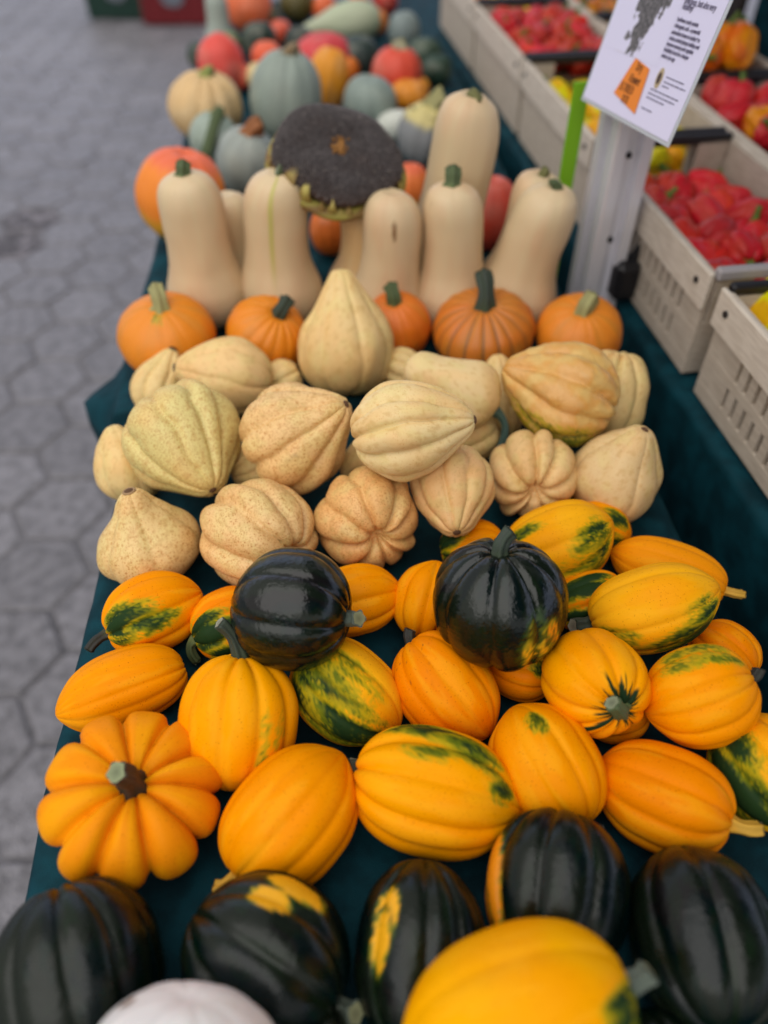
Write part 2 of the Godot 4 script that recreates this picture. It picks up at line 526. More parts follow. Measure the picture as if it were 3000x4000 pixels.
# a cloth over a table top: lat0..lat1 across, s0..s1 along, hanging on both long sides; flare bulges the left fold near its front corner
func cloth(origin: Vector3, turn: float, lat0: float, lat1: float, s0: float, s1: float, drop: float, rows: int, flare: float, seed_: int) -> ArrayMesh:
	var n := FastNoiseLite.new()
	n.seed = seed_
	n.frequency = 1.0
	n.fractal_octaves = 3
	var u := across(turn)
	var w := along(turn)
	var line := []     # lateral, height, how far down the hang (negative left, positive right)
	var hang := 16
	for i in hang: line.append([lat0, -drop * (1.0 - i / float(hang)) - 0.012, -(1.0 - i / float(hang))])
	for i in 5:
		var a := PI / 2 * i / 4.0
		line.append([lat0 + 0.012 * (1.0 - cos(a)), -0.012 * (1.0 - sin(a)), 0.0])
	var mid := 44
	for i in range(1, mid): line.append([lerpf(lat0 + 0.012, lat1 - 0.012, i / float(mid)), 0.0, 0.0])
	for i in 5:
		var a := PI / 2 * i / 4.0
		line.append([lat1 - 0.012 * (1.0 - sin(a)), -0.012 * (1.0 - cos(a)), 0.0])
	for i in range(1, hang + 1): line.append([lat1, -drop * i / float(hang) - 0.012, i / float(hang)])
	var pos := PackedVector3Array()
	var ends := 8
	for i in range(-ends, rows + ends):
		var k := clampi(i, 0, rows - 1)
		var s := lerpf(s0, s1, k / (rows - 1.0))
		var down := 0.0
		if i < 0: down = drop * (-i) / float(ends)
		if i >= rows: down = drop * (i - rows + 1) / float(ends)
		for q in line:
			var lat: float = q[0]
			var h: float = q[1]
			var f: float = q[2]
			if f != 0.0:
				var fold := n.get_noise_2d(s * 9.0, 3.0 + signf(f) * 20.0) * 0.06 + n.get_noise_2d(s * 3.0, 50.0) * 0.03
				lat += signf(f) * (absf(f) * (0.02 + fold) + 0.004)
				if flare > 0.0 and f < 0.0:
					lat -= flare * exp(-pow((s - s0 - 0.10) / 0.045, 2.0)) * smoothstep(0.0, 0.06, -f) * (1.0 - 0.8 * smoothstep(0.12, 0.4, -f))
			else:
				h += n.get_noise_2d(lat * 6.0, s * 6.0) * 0.003 + n.get_noise_2d(lat * 22.0 + 40.0, s * 22.0) * 0.0011 - 0.0016 * pow(1.0 - absf(n.get_noise_2d(lat * 5.0 + s * 3.0, 70.0 + s * 2.0)), 14.0)
				lat += n.get_noise_2d(s * 5.0, 9.0) * 0.004
			var p := origin + u * lat + w * s
			p.y = origin.y + h - down * (1.0 if f == 0.0 else 0.0)
			if down > 0.0:
				p += w * (-1.0 if i < 0 else 1.0) * (0.01 + 0.02 * down)
				p.y = maxf(p.y, origin.y - drop) if f != 0.0 else p.y
			pos.append(p - origin)
	return smooth_grid(rows + 2 * ends, line.size(), pos, PackedColorArray(), false)

func table(called: String, label: String, origin: Vector3, turn: float, lat0: float, lat1: float, s0: float, s1: float, flare: float, seed_: int, rows: int, cloth_label: String) -> void:
	var t := thing(called, label, "table", Vector3(origin.x, 0, origin.z))
	var u := across(turn)
	var w := along(turn)
	var b := Basis(u, Vector3.UP, -w)
	var c := u * (lat0 + lat1) / 2.0 + w * (s0 + s1) / 2.0
	var top := put("table_top", box_mesh(Vector3(lat1 - lat0 - 0.03, 0.03, s1 - s0 - 0.03), 0.004), M.board, t)
	top.transform = Transform3D(b, c + Vector3.UP * (origin.y - 0.022))
	for sx in [-1.0, 1.0]:
		for sz in [-1.0, 1.0]:
			var g := put("leg", tube(PackedVector3Array([Vector3.ZERO, Vector3.UP * 0.35, Vector3.UP * (origin.y - 0.037)]), func(_t): return 0.014, 14), M.grey_metal, t)
			g.position = c + u * sx * ((lat1 - lat0) / 2.0 - 0.07) + w * sz * ((s1 - s0) / 2.0 - 0.12)
	var o := put("tablecloth", cloth(origin, turn, lat0, lat1, s0, s1, 0.62, rows, flare, seed_), M.cloth)
	o.position = origin
	tag(o, cloth_label, "tablecloth", "dark teal table covers")

# ------------------------------------------------------------------ crates of peppers
var pepper_kinds := {}

func pepper_proto(kind: String, variant: int) -> Array:
	var key := "%s%d" % [kind, variant]
	if not pepper_kinds.has(key):
		var c: Array = {"red": [204, 38, 48], "yellow": [232, 178, 14], "orange": [230, 112, 16], "scarlet": [206, 46, 30]}[kind]
		var jitter := 14.0 * (variant - 1.0)
		pepper_kinds[key] = [rind({"prof": "pepper", "style": "pepper", "ribs": 4, "depth": 0.2, "col": [c[0] - jitter, c[1] + jitter * 0.4, c[2]], "res": 0.42}, 1.0, 1.0), null]
		var pts := PackedVector3Array()
		for i in 7: pts.append(Vector3(0.10 * pow(i / 6.0, 2.0), 0.40 + 0.055 * i, 0))
		pepper_kinds[key][1] = tube(pts, func(t): return 0.06 + 0.2 * exp(-t * 6.0), 10, func(_t, _a): return lin(92, 118, 40), 5, 0.12)
	return pepper_kinds[key]

func pepper(kind: String, label: String, group: String, at: Vector3, axis: Vector3, spin: float, d: float, l: float) -> void:
	var p := pepper_proto(kind, rng.randi() % 3)
	var y := axis.normalized()
	var x := y.cross(Vector3(0.3, 0.1, 0.94)).normalized()
	var b := Basis(x, y, x.cross(y)).rotated(y, spin) * Basis.from_scale(Vector3(d, l, d))
	var t := thing("pepper", label, "pepper", at, group)
	put("flesh", p[0], M.pepper, t).transform = Transform3D(b, Vector3.ZERO)
	put("stem", p[1], M.stem, t).transform = Transform3D(b, Vector3.ZERO)

# a shallow board crate: walls with slots, rim bands with rivets, a dark rail on the end walls
func crate(label: String, at: Vector3, turn: float, length: float, width: float, height: float, slots: bool, rail: Array) -> Node3D:
	var t := thing("produce_crate", label, "crate", at, "board crates of peppers")
	var b := Basis(across(turn), Vector3.UP, -along(turn))
	var th := 0.006
	for side in [-1.0, 1.0]:
		var st := begin()
		var z: float = side * (width / 2.0 - th / 2.0)
		if slots:
			# boards between two rows of upright slots: the openings are real
			var n := 14
			var pitch := 0.022
			var open := 0.0075
			var edge := (length - n * pitch) / 2.0
			for band in [[0.0, 0.022], [0.052, 0.066], [0.096, height]]:
				add_box(st, Transform3D(Basis(), Vector3(z, (band[0] + band[1]) / 2.0, 0)), Vector3(th, band[1] - band[0], length), 0.0006)
			for row in [[0.022, 0.052], [0.066, 0.096]]:
				var lead := 0.0 if row[0] < 0.05 else 0.35
				for s in [-1.0, 1.0]:
					var len2 := edge + (pitch - open) / 2.0 + (lead * pitch if s < 0 else -lead * pitch)
					add_box(st, Transform3D(Basis(), Vector3(z, (row[0] + row[1]) / 2.0, s * (length / 2.0 - len2 / 2.0))), Vector3(th - 0.0006, row[1] - row[0], len2), 0.0)
				for k in range(1, n):
					add_box(st, Transform3D(Basis(), Vector3(z, (row[0] + row[1]) / 2.0, -length / 2.0 + edge + k * pitch + lead * pitch)), Vector3(th - 0.0006, row[1] - row[0], pitch - open), 0.0)
		else:
			add_box(st, Transform3D(Basis(), Vector3(z, height / 2.0, 0)), Vector3(th, height, length), 0.001)
		put("side_wall", st.commit(), M.veneer, t).basis = b
		var st2 := begin()
		add_box(st2, Transform3D(Basis(), Vector3(side * (width / 2.0 + 0.004), height - 0.022, 0)), Vector3(0.007, 0.05, length + 0.01), 0.0016)
		var band2 := put("rim_band", st2.commit(), M.veneer_pale, t)
		band2.basis = b
		for e in [-1.0, 1.0]:
			var rv := CylinderMesh.new()
			rv.top_radius = 0.0042; rv.bottom_radius = 0.0048; rv.height = 0.003
			rv.radial_segments = 14
			var r := put("rivet", rv, M.rivet, band2)
			r.transform = Transform3D(Basis(Vector3.BACK, PI / 2), Vector3(side * (width / 2.0 + 0.0085), height - 0.018, e * (length / 2.0 - 0.022)))
	for e in [-1.0, 1.0]:
		var st3 := begin()
		# the end wall: lower board, two posts beside the hand hole, upper lath
		add_box(st3, Transform3D(Basis(), Vector3(0, 0.04, e * (length / 2.0 - th / 2.0))), Vector3(width - 2.0 * th, 0.08, th), 0.001)
		for s in [-1.0, 1.0]:
			add_box(st3, Transform3D(Basis(), Vector3(s * (width * 0.38 - th), 0.08 + (height - 0.08) / 2.0, e * (length / 2.0 - th / 2.0))), Vector3(width * 0.22, height - 0.08, th), 0.001)
		put("end_wall", st3.commit(), M.veneer, t).basis = b
		var st4 := begin()
		add_box(st4, Transform3D(Basis(), Vector3(0, height + 0.001, e * (length / 2.0 + 0.001))), Vector3(width - 0.004, 0.016, 0.014), 0.003)
		put("end_rail", st4.commit(), M.black_plastic if rail[0 if e < 0 else 1] else M.rail_grey, t).basis = b
	var st5 := begin()
	add_box(st5, Transform3D(Basis(), Vector3(0, 0.004, 0)), Vector3(width - 2.0 * th, 0.006, length - 2.0 * th), 0.001)
	put("crate_floor", st5.commit(), M.veneer, t).basis = b
	return t

func fill(holder: Node3D, kind: String, second: String, share: float, label: String, group: String, at: Vector3, turn: float, length: float, width: float, level: float, size: float, heap: float) -> void:
	var u := across(turn)
	var w := along(turn)
	var nx := int((width - 0.02) / (size * 0.82))
	var nz := int((length - 0.02) / (size * 0.86))
	# a sheet of brown paper under the peppers
	put("paper_liner", box_mesh(Vector3(width - 0.016, maxf(level - size * 0.3, 0.012) - 0.008, length - 0.016), 0.003), M.liner, holder).transform = Transform3D(Basis(u, Vector3.UP, -w), Vector3.UP * (maxf(level - size * 0.3, 0.012) / 2.0 + 0.005))
	for layer in [1]:
		for i in nx:
			for j in nz:
				var fx := (i + 0.5 + (0.35 if layer else 0.0) * (1 if j % 2 else -1) + rng.randf_range(-0.15, 0.15)) / nx - 0.5
				var fz := (j + 0.5 + rng.randf_range(-0.2, 0.2)) / nz - 0.5
				var wall := 0.5 - (size * 0.78 + 0.006) / width
				var end := 0.5 - (size * 0.78 + 0.006) / length
				fx = clampf(fx, -wall, wall)
				fz = clampf(fz, -end, end)
				var y: float = level - (1 - layer) * size * 0.62 + heap * (1.0 - 2.2 * (fx * fx + fz * fz)) + rng.randf_range(-0.2, 0.22) * size
				var p := at + u * fx * width + w * fz * length + Vector3.UP * maxf(y, size * 0.6)
				var axis := Vector3(rng.randf_range(-1, 1), rng.randf_range(-0.4, 1.0), rng.randf_range(-1, 1))
				var k := second if rng.randf() < share else kind
				var zone := "far end" if fz > end * 0.36 else ("near end" if fz < -end * 0.36 else "middle")
				if absf(fx) > wall * 0.4: zone += ", left wall" if fx < 0.0 else ", right wall"
				pepper(k, "%s %s %s" % [k, label.get_slice("*", 0) + "pepper, " + zone + ",", label.get_slice("*", 1).strip_edges()], group, p, axis, rng.randf() * TAU, size * rng.randf_range(0.85, 1.15), size * rng.randf_range(0.95, 1.35))

# ------------------------------------------------------------------ the place
func _ready() -> void:
	# camera, light, exposure
	var cam := Camera3D.new()
	cam.name = "camera"
	cam.position = Vector3(0, 1.39, 0)
	cam.rotation_degrees = Vector3(-45.8, 0, 0)
	cam.near = 0.02
	cam.far = 400.0
	var lens := CameraAttributesPhysical.new()
	lens.frustum_focal_length = 26.0
	lens.frustum_focus_distance = 0.68
	lens.exposure_aperture = 26.0 / 13.0
	cam.attributes = lens
	cam.fov = 67.3
	add_child(cam)
	cam.make_current()
	var env := Environment.new()
	env.tonemap_mode = Environment.TONE_MAPPER_LINEAR
	env.tonemap_exposure = 1.54
	env.background_mode = Environment.BG_SKY
	env.sdfgi_enabled = true
	env.ssao_enabled = true
	env.ssil_enabled = true
	var sky := Sky.new()
	var sm := ProceduralSkyMaterial.new()
	sm.sky_top_color = Color(0.83, 0.88, 1.0)
	sm.sky_horizon_color = Color(0.78, 0.81, 0.92)
	sm.sky_curve = 0.35
	sm.ground_horizon_color = Color(0.5, 0.5, 0.53)
	sm.ground_bottom_color = Color(0.3, 0.3, 0.33)
	sky.sky_material = sm
	env.sky = sky
	var we := WorldEnvironment.new()
	we.name = "world_environment"
	we.environment = env
	add_child(we)
	var sun := DirectionalLight3D.new()
	sun.name = "overcast_sun"
	sun.rotation_degrees = Vector3(-62, -28, 0)
	sun.light_energy = 0.45
	sun.light_color = Color(1.0, 0.985, 0.97)
	sun.light_angular_distance = 80.0
	sun.shadow_enabled = true
	add_child(sun)

	low.noise_type = FastNoiseLite.TYPE_SIMPLEX_SMOOTH
	low.frequency = 0.012
	low.fractal_octaves = 2
	fine.noise_type = FastNoiseLite.TYPE_SIMPLEX_SMOOTH
	fine.frequency = 0.02
	fine.fractal_octaves = 4
	cell.noise_type = FastNoiseLite.TYPE_CELLULAR
	cell.frequency = 0.05
	cell.cellular_return_type = FastNoiseLite.RETURN_DISTANCE
	grit.noise_type = FastNoiseLite.TYPE_SIMPLEX
	grit.frequency = 0.15
	grit.fractal_octaves = 3
	materials()
	paving()
	table("folding_table", "front table under the yellow and cream squashes, covered in dark teal", Vector3(0, TOP, 0), TABLE_TURN, -0.2645, 0.377, -0.14, 0.80, 0.0, 5, 60, "dark teal cover of the front table under the acorn squashes")
	table("folding_table", "rear table under the butternuts and the mixed heap, covered in dark teal", Vector3(0, TOP, 0), TABLE_TURN, -0.2965, 0.372, 0.815, 2.95, 0.055, 8, 110, "dark teal cover of the rear table, bulging at its front left corner")
	table("folding_table", "side table carrying the pepper crates, covered in dark teal", Vector3(0.4059, 0.7600, -0.8394), CRATE_TURN, -0.014, 0.62, -0.75, 2.6, 0.0, 11, 120, "dark teal cover hanging dark below the pepper crates")
	post_and_sign()
	canopy()
	crates()
	ground_boxes()
	sunflower()
	squashes()

func materials() -> void:
	var pore := noise_tex(0.06, FastNoiseLite.TYPE_SIMPLEX, 3, 3, [], 3.0)
	var grainy := noise_tex(0.03, FastNoiseLite.TYPE_SIMPLEX, 9, 5, [], 5.0)
	var patchy := noise_tex(0.012, FastNoiseLite.TYPE_SIMPLEX, 21, 4, [[0.0, 0.5, 1.0], [Color(0.55, 0.55, 0.55), Color(0.8, 0.8, 0.8), Color(1, 1, 1)]])
	var dust := freckles(5, 900, 0.7, 2.8, Color(0.42, 0.22, 0.08), 0.55)
	M.yellow_0 = mat(Color.WHITE, 0.56, {"vc": true, "tex": dust, "tri": 9.0, "nrm": pore, "nscale": 0.14, "rtex": patchy, "spec": 0.16})
	M.dark_0 = mat(Color.WHITE, 0.36, {"vc": true, "tri": 9.0, "nrm": grainy, "nscale": 0.22, "rtex": patchy, "spec": 0.4})
	M.dark_1 = mat(Color.WHITE, 0.26, {"vc": true, "tri": 11.0, "nrm": grainy, "nscale": 0.4, "rtex": patchy, "spec": 0.46})
	var ochre := Color(0.80, 0.58, 0.28)
	M.cream_0 = mat(Color.WHITE, 0.55, {"vc": true, "tex": freckles(11, 700, 0.8, 2.2, ochre, 0.5), "tri": 9.0, "nrm": pore, "nscale": 0.15, "sss": 0.04})
	M.cream_1 = mat(Color.WHITE, 0.55, {"vc": true, "tex": freckles(12, 2200, 0.9, 3.0, ochre, 0.65), "tri": 10.0, "nrm": pore, "nscale": 0.18, "sss": 0.04})
	M.cream_2 = mat(Color.WHITE, 0.55, {"vc": true, "tex": freckles(13, 2600, 1.3, 6.5, Color(0.76, 0.54, 0.27), 0.75), "tri": 10.0, "nrm": pore, "nscale": 0.18, "sss": 0.04})
	M.cream_3 = mat(Color.WHITE, 0.55, {"vc": true, "tex": freckles(14, 4200, 1.2, 5.0, Color(0.74, 0.51, 0.24), 0.75), "tri": 10.0, "nrm": pore, "nscale": 0.18, "sss": 0.04})
	M.warty = mat(Color.WHITE, 0.5, {"vc": true, "tex": freckles(15, 900, 1.0, 3.0, ochre, 0.6), "tri": 9.0, "nrm": grainy, "nscale": 0.3})
	M.pumpkin = mat(Color.WHITE, 0.5, {"vc": true, "tex": dust, "tri": 9.0, "nrm": pore, "nscale": 0.12, "sss": 0.03})
	M.tan = mat(Color.WHITE, 0.52, {"vc": true, "tri": 8.0, "nrm": pore, "nscale": 0.12, "sss": 0.03})
	M.plain = mat(Color.WHITE, 0.55, {"vc": true, "tri": 8.0, "nrm": pore, "nscale": 0.12})
	M.white = mat(Color.WHITE, 0.5, {"vc": true, "tri": 8.0, "nrm": pore, "nscale": 0.1, "sss": 0.05})
	M.pepper = mat(Color.WHITE, 0.42, {"vc": true, "spec": 0.4})
	M.stem = mat(Color.WHITE, 0.7, {"vc": true, "tri": 60.0, "nrm": grainy, "nscale": 0.5})
	M.cut_end = mat(Color.WHITE, 0.85, {"vc": true, "tri": 80.0, "nrm": grainy, "nscale": 0.6})
	M.cut_end.cull_mode = BaseMaterial3D.CULL_DISABLED
	M.scar = mat(Color(0.36, 0.25, 0.16), 0.9)
	M.scar_dark = mat(Color(0.13, 0.10, 0.10), 0.9)
	M.scar_rim = mat(Color(0.62, 0.50, 0.36), 0.85)
	var weave := noise_tex(0.35, FastNoiseLite.TYPE_SIMPLEX, 31, 2, [], 4.0)
	var tone := noise_tex(0.008, FastNoiseLite.TYPE_SIMPLEX, 33, 4, [[0.25, 0.75], [Color(0.68, 0.71, 0.72), Color(1, 1, 1)]])
	M.cloth = mat(Color(0.035, 0.232, 0.275), 0.7, {"tex": tone, "tri": 4.0, "nrm": weave, "nscale": 0.3, "spec": 0.25})
	M.cloth.cull_mode = BaseMaterial3D.CULL_DISABLED
	M.board = mat(Color(0.5, 0.5, 0.48), 0.7)
	M.grey_metal = mat(Color(0.32, 0.33, 0.35), 0.45, {"metal": 0.8})
	var wood := noise_tex(0.012, FastNoiseLite.TYPE_SIMPLEX, 41, 6, [[0.25, 0.5, 0.75], [Color(0.93, 0.92, 0.91), Color(0.97, 0.965, 0.96), Color(1, 1, 1)]])
	M.veneer = mat(Color(0.76, 0.715, 0.655), 0.8, {"tex": wood, "tri": 6.0, "nrm": grainy, "nscale": 0.2})
	M.veneer.uv1_scale = Vector3(6.0, 24.0, 3.0)
	M.veneer_pale = mat(Color(0.84, 0.80, 0.745), 0.78, {"tex": wood, "tri": 6.0, "nrm": grainy, "nscale": 0.2})
	M.veneer_pale.uv1_scale = Vector3(6.0, 24.0, 3.0)
	M.liner = mat(Color(0.40, 0.30, 0.22), 0.9)
	M.rivet = mat(Color(0.13, 0.11, 0.11), 0.6)
	M.black_plastic = mat(Color(0.075, 0.07, 0.085), 0.5)
	M.rail_grey = mat(Color(0.62, 0.60, 0.61), 0.5)
	M.aluminium = mat(Color(0.88, 0.88, 0.91), 0.42, {"metal": 0.3, "nrm": noise_tex(0.02, FastNoiseLite.TYPE_SIMPLEX, 51, 3, [], 2.0), "nscale": 0.1, "tri": 5.0})
	M.aluminium_slot = mat(Color(0.45, 0.45, 0.48), 0.5, {"metal": 0.5})
	M.canopy = mat(Color(0.66, 0.67, 0.68), 0.8)
	M.canopy.cull_mode = BaseMaterial3D.CULL_DISABLED
	M.lime = mat(Color(0.46, 0.68, 0.06), 0.5)
	M.paper = mat(Color(0.85, 0.84, 0.94), 0.55)
	M.laminate = mat(Color(0.72, 0.74, 0.76), 0.25)
	M.ink = mat(Color(0.40, 0.38, 0.47), 0.7)
	M.marker = mat(Color(0.30, 0.17, 0.08), 0.7)
	M.orange_paper = mat(Color(0.90, 0.52, 0.16), 0.75)
	M.seed = mat(Color.WHITE, 0.6, {"vc": true})
	M.head_flesh = mat(Color(0.30, 0.24, 0.22), 0.85, {"nrm": grainy, "nscale": 0.6, "tri": 30.0})
	M.bract = mat(Color.WHITE, 0.7, {"vc": true, "nrm": grainy, "nscale": 0.4, "tri": 20.0})
	M.bract.cull_mode = BaseMaterial3D.CULL_DISABLED
	M.floret = mat(Color(0.56, 0.39, 0.19), 0.9, {"nrm": grainy, "nscale": 1.0, "tri": 60.0})
	var stone := noise_tex(0.02, FastNoiseLite.TYPE_SIMPLEX, 61, 5, [[0.0, 0.45, 1.0], [Color(0.66, 0.66, 0.66), Color(0.86, 0.86, 0.86), Color(1, 1, 1)]])
	var grit := noise_tex(0.12, FastNoiseLite.TYPE_SIMPLEX, 63, 4, [], 6.0)
	var blotch := noise_tex(0.012, FastNoiseLite.TYPE_SIMPLEX, 67, 4, [[0.35, 0.55, 0.7], [Color(0.5, 0.48, 0.48), Color(0.75, 0.75, 0.75), Color(1, 1, 1)]])
	M.paver = []
	for k in 6:
		var v: float = [0.50, 0.48, 0.52, 0.49, 0.51, 0.47][k]
		var m := mat(Color(v, v * 0.985, v * 1.03), 0.45, {"tex": stone, "tri": 1.7, "world": true, "nrm": grit, "nscale": 0.5})
		M.paver.append(m)
	M.paver_stained = mat(Color(0.46, 0.44, 0.46), 0.6, {"tex": blotch, "tri": 1.7, "world": true, "nrm": grit, "nscale": 0.5})
	M.joint = mat(Color(0.46, 0.455, 0.475), 0.9, {"tex": stone, "tri": 3.0, "world": true, "nrm": grit, "nscale": 0.8})
	M.crate_green = mat(Color(0.05, 0.20, 0.16), 0.5)
	M.crate_red = mat(Color(0.42, 0.04, 0.08), 0.5)
	M.crate_logo = mat(Color(0.40, 0.42, 0.46), 0.6)
	M.dark_board = mat(Color(0.17, 0.13, 0.11), 0.8)

# ------------------------------------------------------------------ paving of hexagonal blocks
func hexagon(side: float, thick: float) -> ArrayMesh:
	var st := begin()
	var b := 0.007
	for k in 6:
		var a := TAU * k / 6.0
		var c := TAU * (k + 1) / 6.0
		var p := Vector3(cos(a), 0, sin(a)) * side
		var q := Vector3(cos(c), 0, sin(c)) * side
		var pi_ := p * (1.0 - b / side)
		var qi := q * (1.0 - b / side)
		st.set_smooth_group(-1)
		for v in [Vector3.ZERO, pi_, qi]: st.add_vertex(v)
		for v in [pi_, p - Vector3.UP * 0.005, qi, qi, p - Vector3.UP * 0.005, q - Vector3.UP * 0.005]: st.add_vertex(v)
		for v in [p - Vector3.UP * 0.005, p - Vector3.UP * thick, q - Vector3.UP * 0.005, q - Vector3.UP * 0.005, p - Vector3.UP * thick, q - Vector3.UP * thick]: st.add_vertex(v)
	st.generate_normals()
	return st.commit()

func paving() -> void:
	var pv := Node3D.new()
	pv.name = "pavement"
	add_child(pv)
	tag(pv, "grey pavement of hexagonal asphalt blocks beside the tables", "pavement", "", "structure")
	var bed := PlaneMesh.new()
	bed.size = Vector2(240, 240)
	var sheet := put("joint_bed", bed, M.joint, pv)
	sheet.position = Vector3(0, -0.0048, -20)
	var side := 0.1255
	var gap := 0.010
	var hexa := hexagon(side - gap * 0.577, 0.05)
	var mid: Vector3 = Vector3(-0.7886, 0.0000, -1.1687)
	var r := RandomNumberGenerator.new()
	r.seed = 4
	var rest := []
	var near := []
	for i in range(-44, 45):
		for j in range(-30, 46):
			var p := mid + Vector3(i * side * 1.5, 0, -(j + (0.5 if posmod(i, 2) else 0.0)) * side * 1.732)
			p = Vector3(0, 0, 0) + p.rotated(Vector3.UP, deg_to_rad(1.2))
			p.y = r.randf_range(-0.0025, 0.0025)
			var b := Basis(Vector3.UP, deg_to_rad(1.2) + r.randf_range(-0.012, 0.012)).rotated(Vector3.RIGHT, r.randf_range(-0.008, 0.008)).rotated(Vector3.BACK, r.randf_range(-0.008, 0.008))
			var tone := r.randi() % 6
			var seen := shown(p)
			if seen: near.append([p, b, tone])
			else: rest.append([p, b, tone])
	near.sort_custom(func(x, y): return (x[0] as Vector3).length_squared() < (y[0] as Vector3).length_squared())
	for k in near.size():
		if k >= 300:
			rest.append(near[k])
			continue
		var e = near[k]
		var stained: bool = (e[0] as Vector3).distance_to(Vector3(-1.4046, 0.0000, -2.9202)) < 0.16
		var o := put("paver", hexa, M.paver_stained if stained else M.paver[e[2]], pv)
		o.transform = Transform3D(e[1], e[0])
	var mm := MultiMesh.new()
	mm.transform_format = MultiMesh.TRANSFORM_3D
	mm.mesh = hexa
	mm.instance_count = rest.size()
	for k in rest.size():
		mm.set_instance_transform(k, Transform3D(rest[k][1], rest[k][0]))
	var mi := MultiMeshInstance3D.new()
	mi.name = "outer_pavers"
	mi.multimesh = mm
	mi.material_override = M.paver[0]
	pv.add_child(mi, true)
	tag(mi, "", "", "", "stuff")

# the stretch of paving that one sees left of the tables
func shown(p: Vector3) -> bool:
	var q := p - Vector3(0, 1.39, 0)
	var tilt := deg_to_rad(45.8)
	var depth := -q.z * cos(tilt) - q.y * sin(tilt)
	if depth < 0.3: return false
	var x := q.x / depth
	var y := (q.y * cos(tilt) - q.z * sin(tilt)) / depth
	return x > -0.62 and x < -0.18 and y > -0.75 and y < 0.78

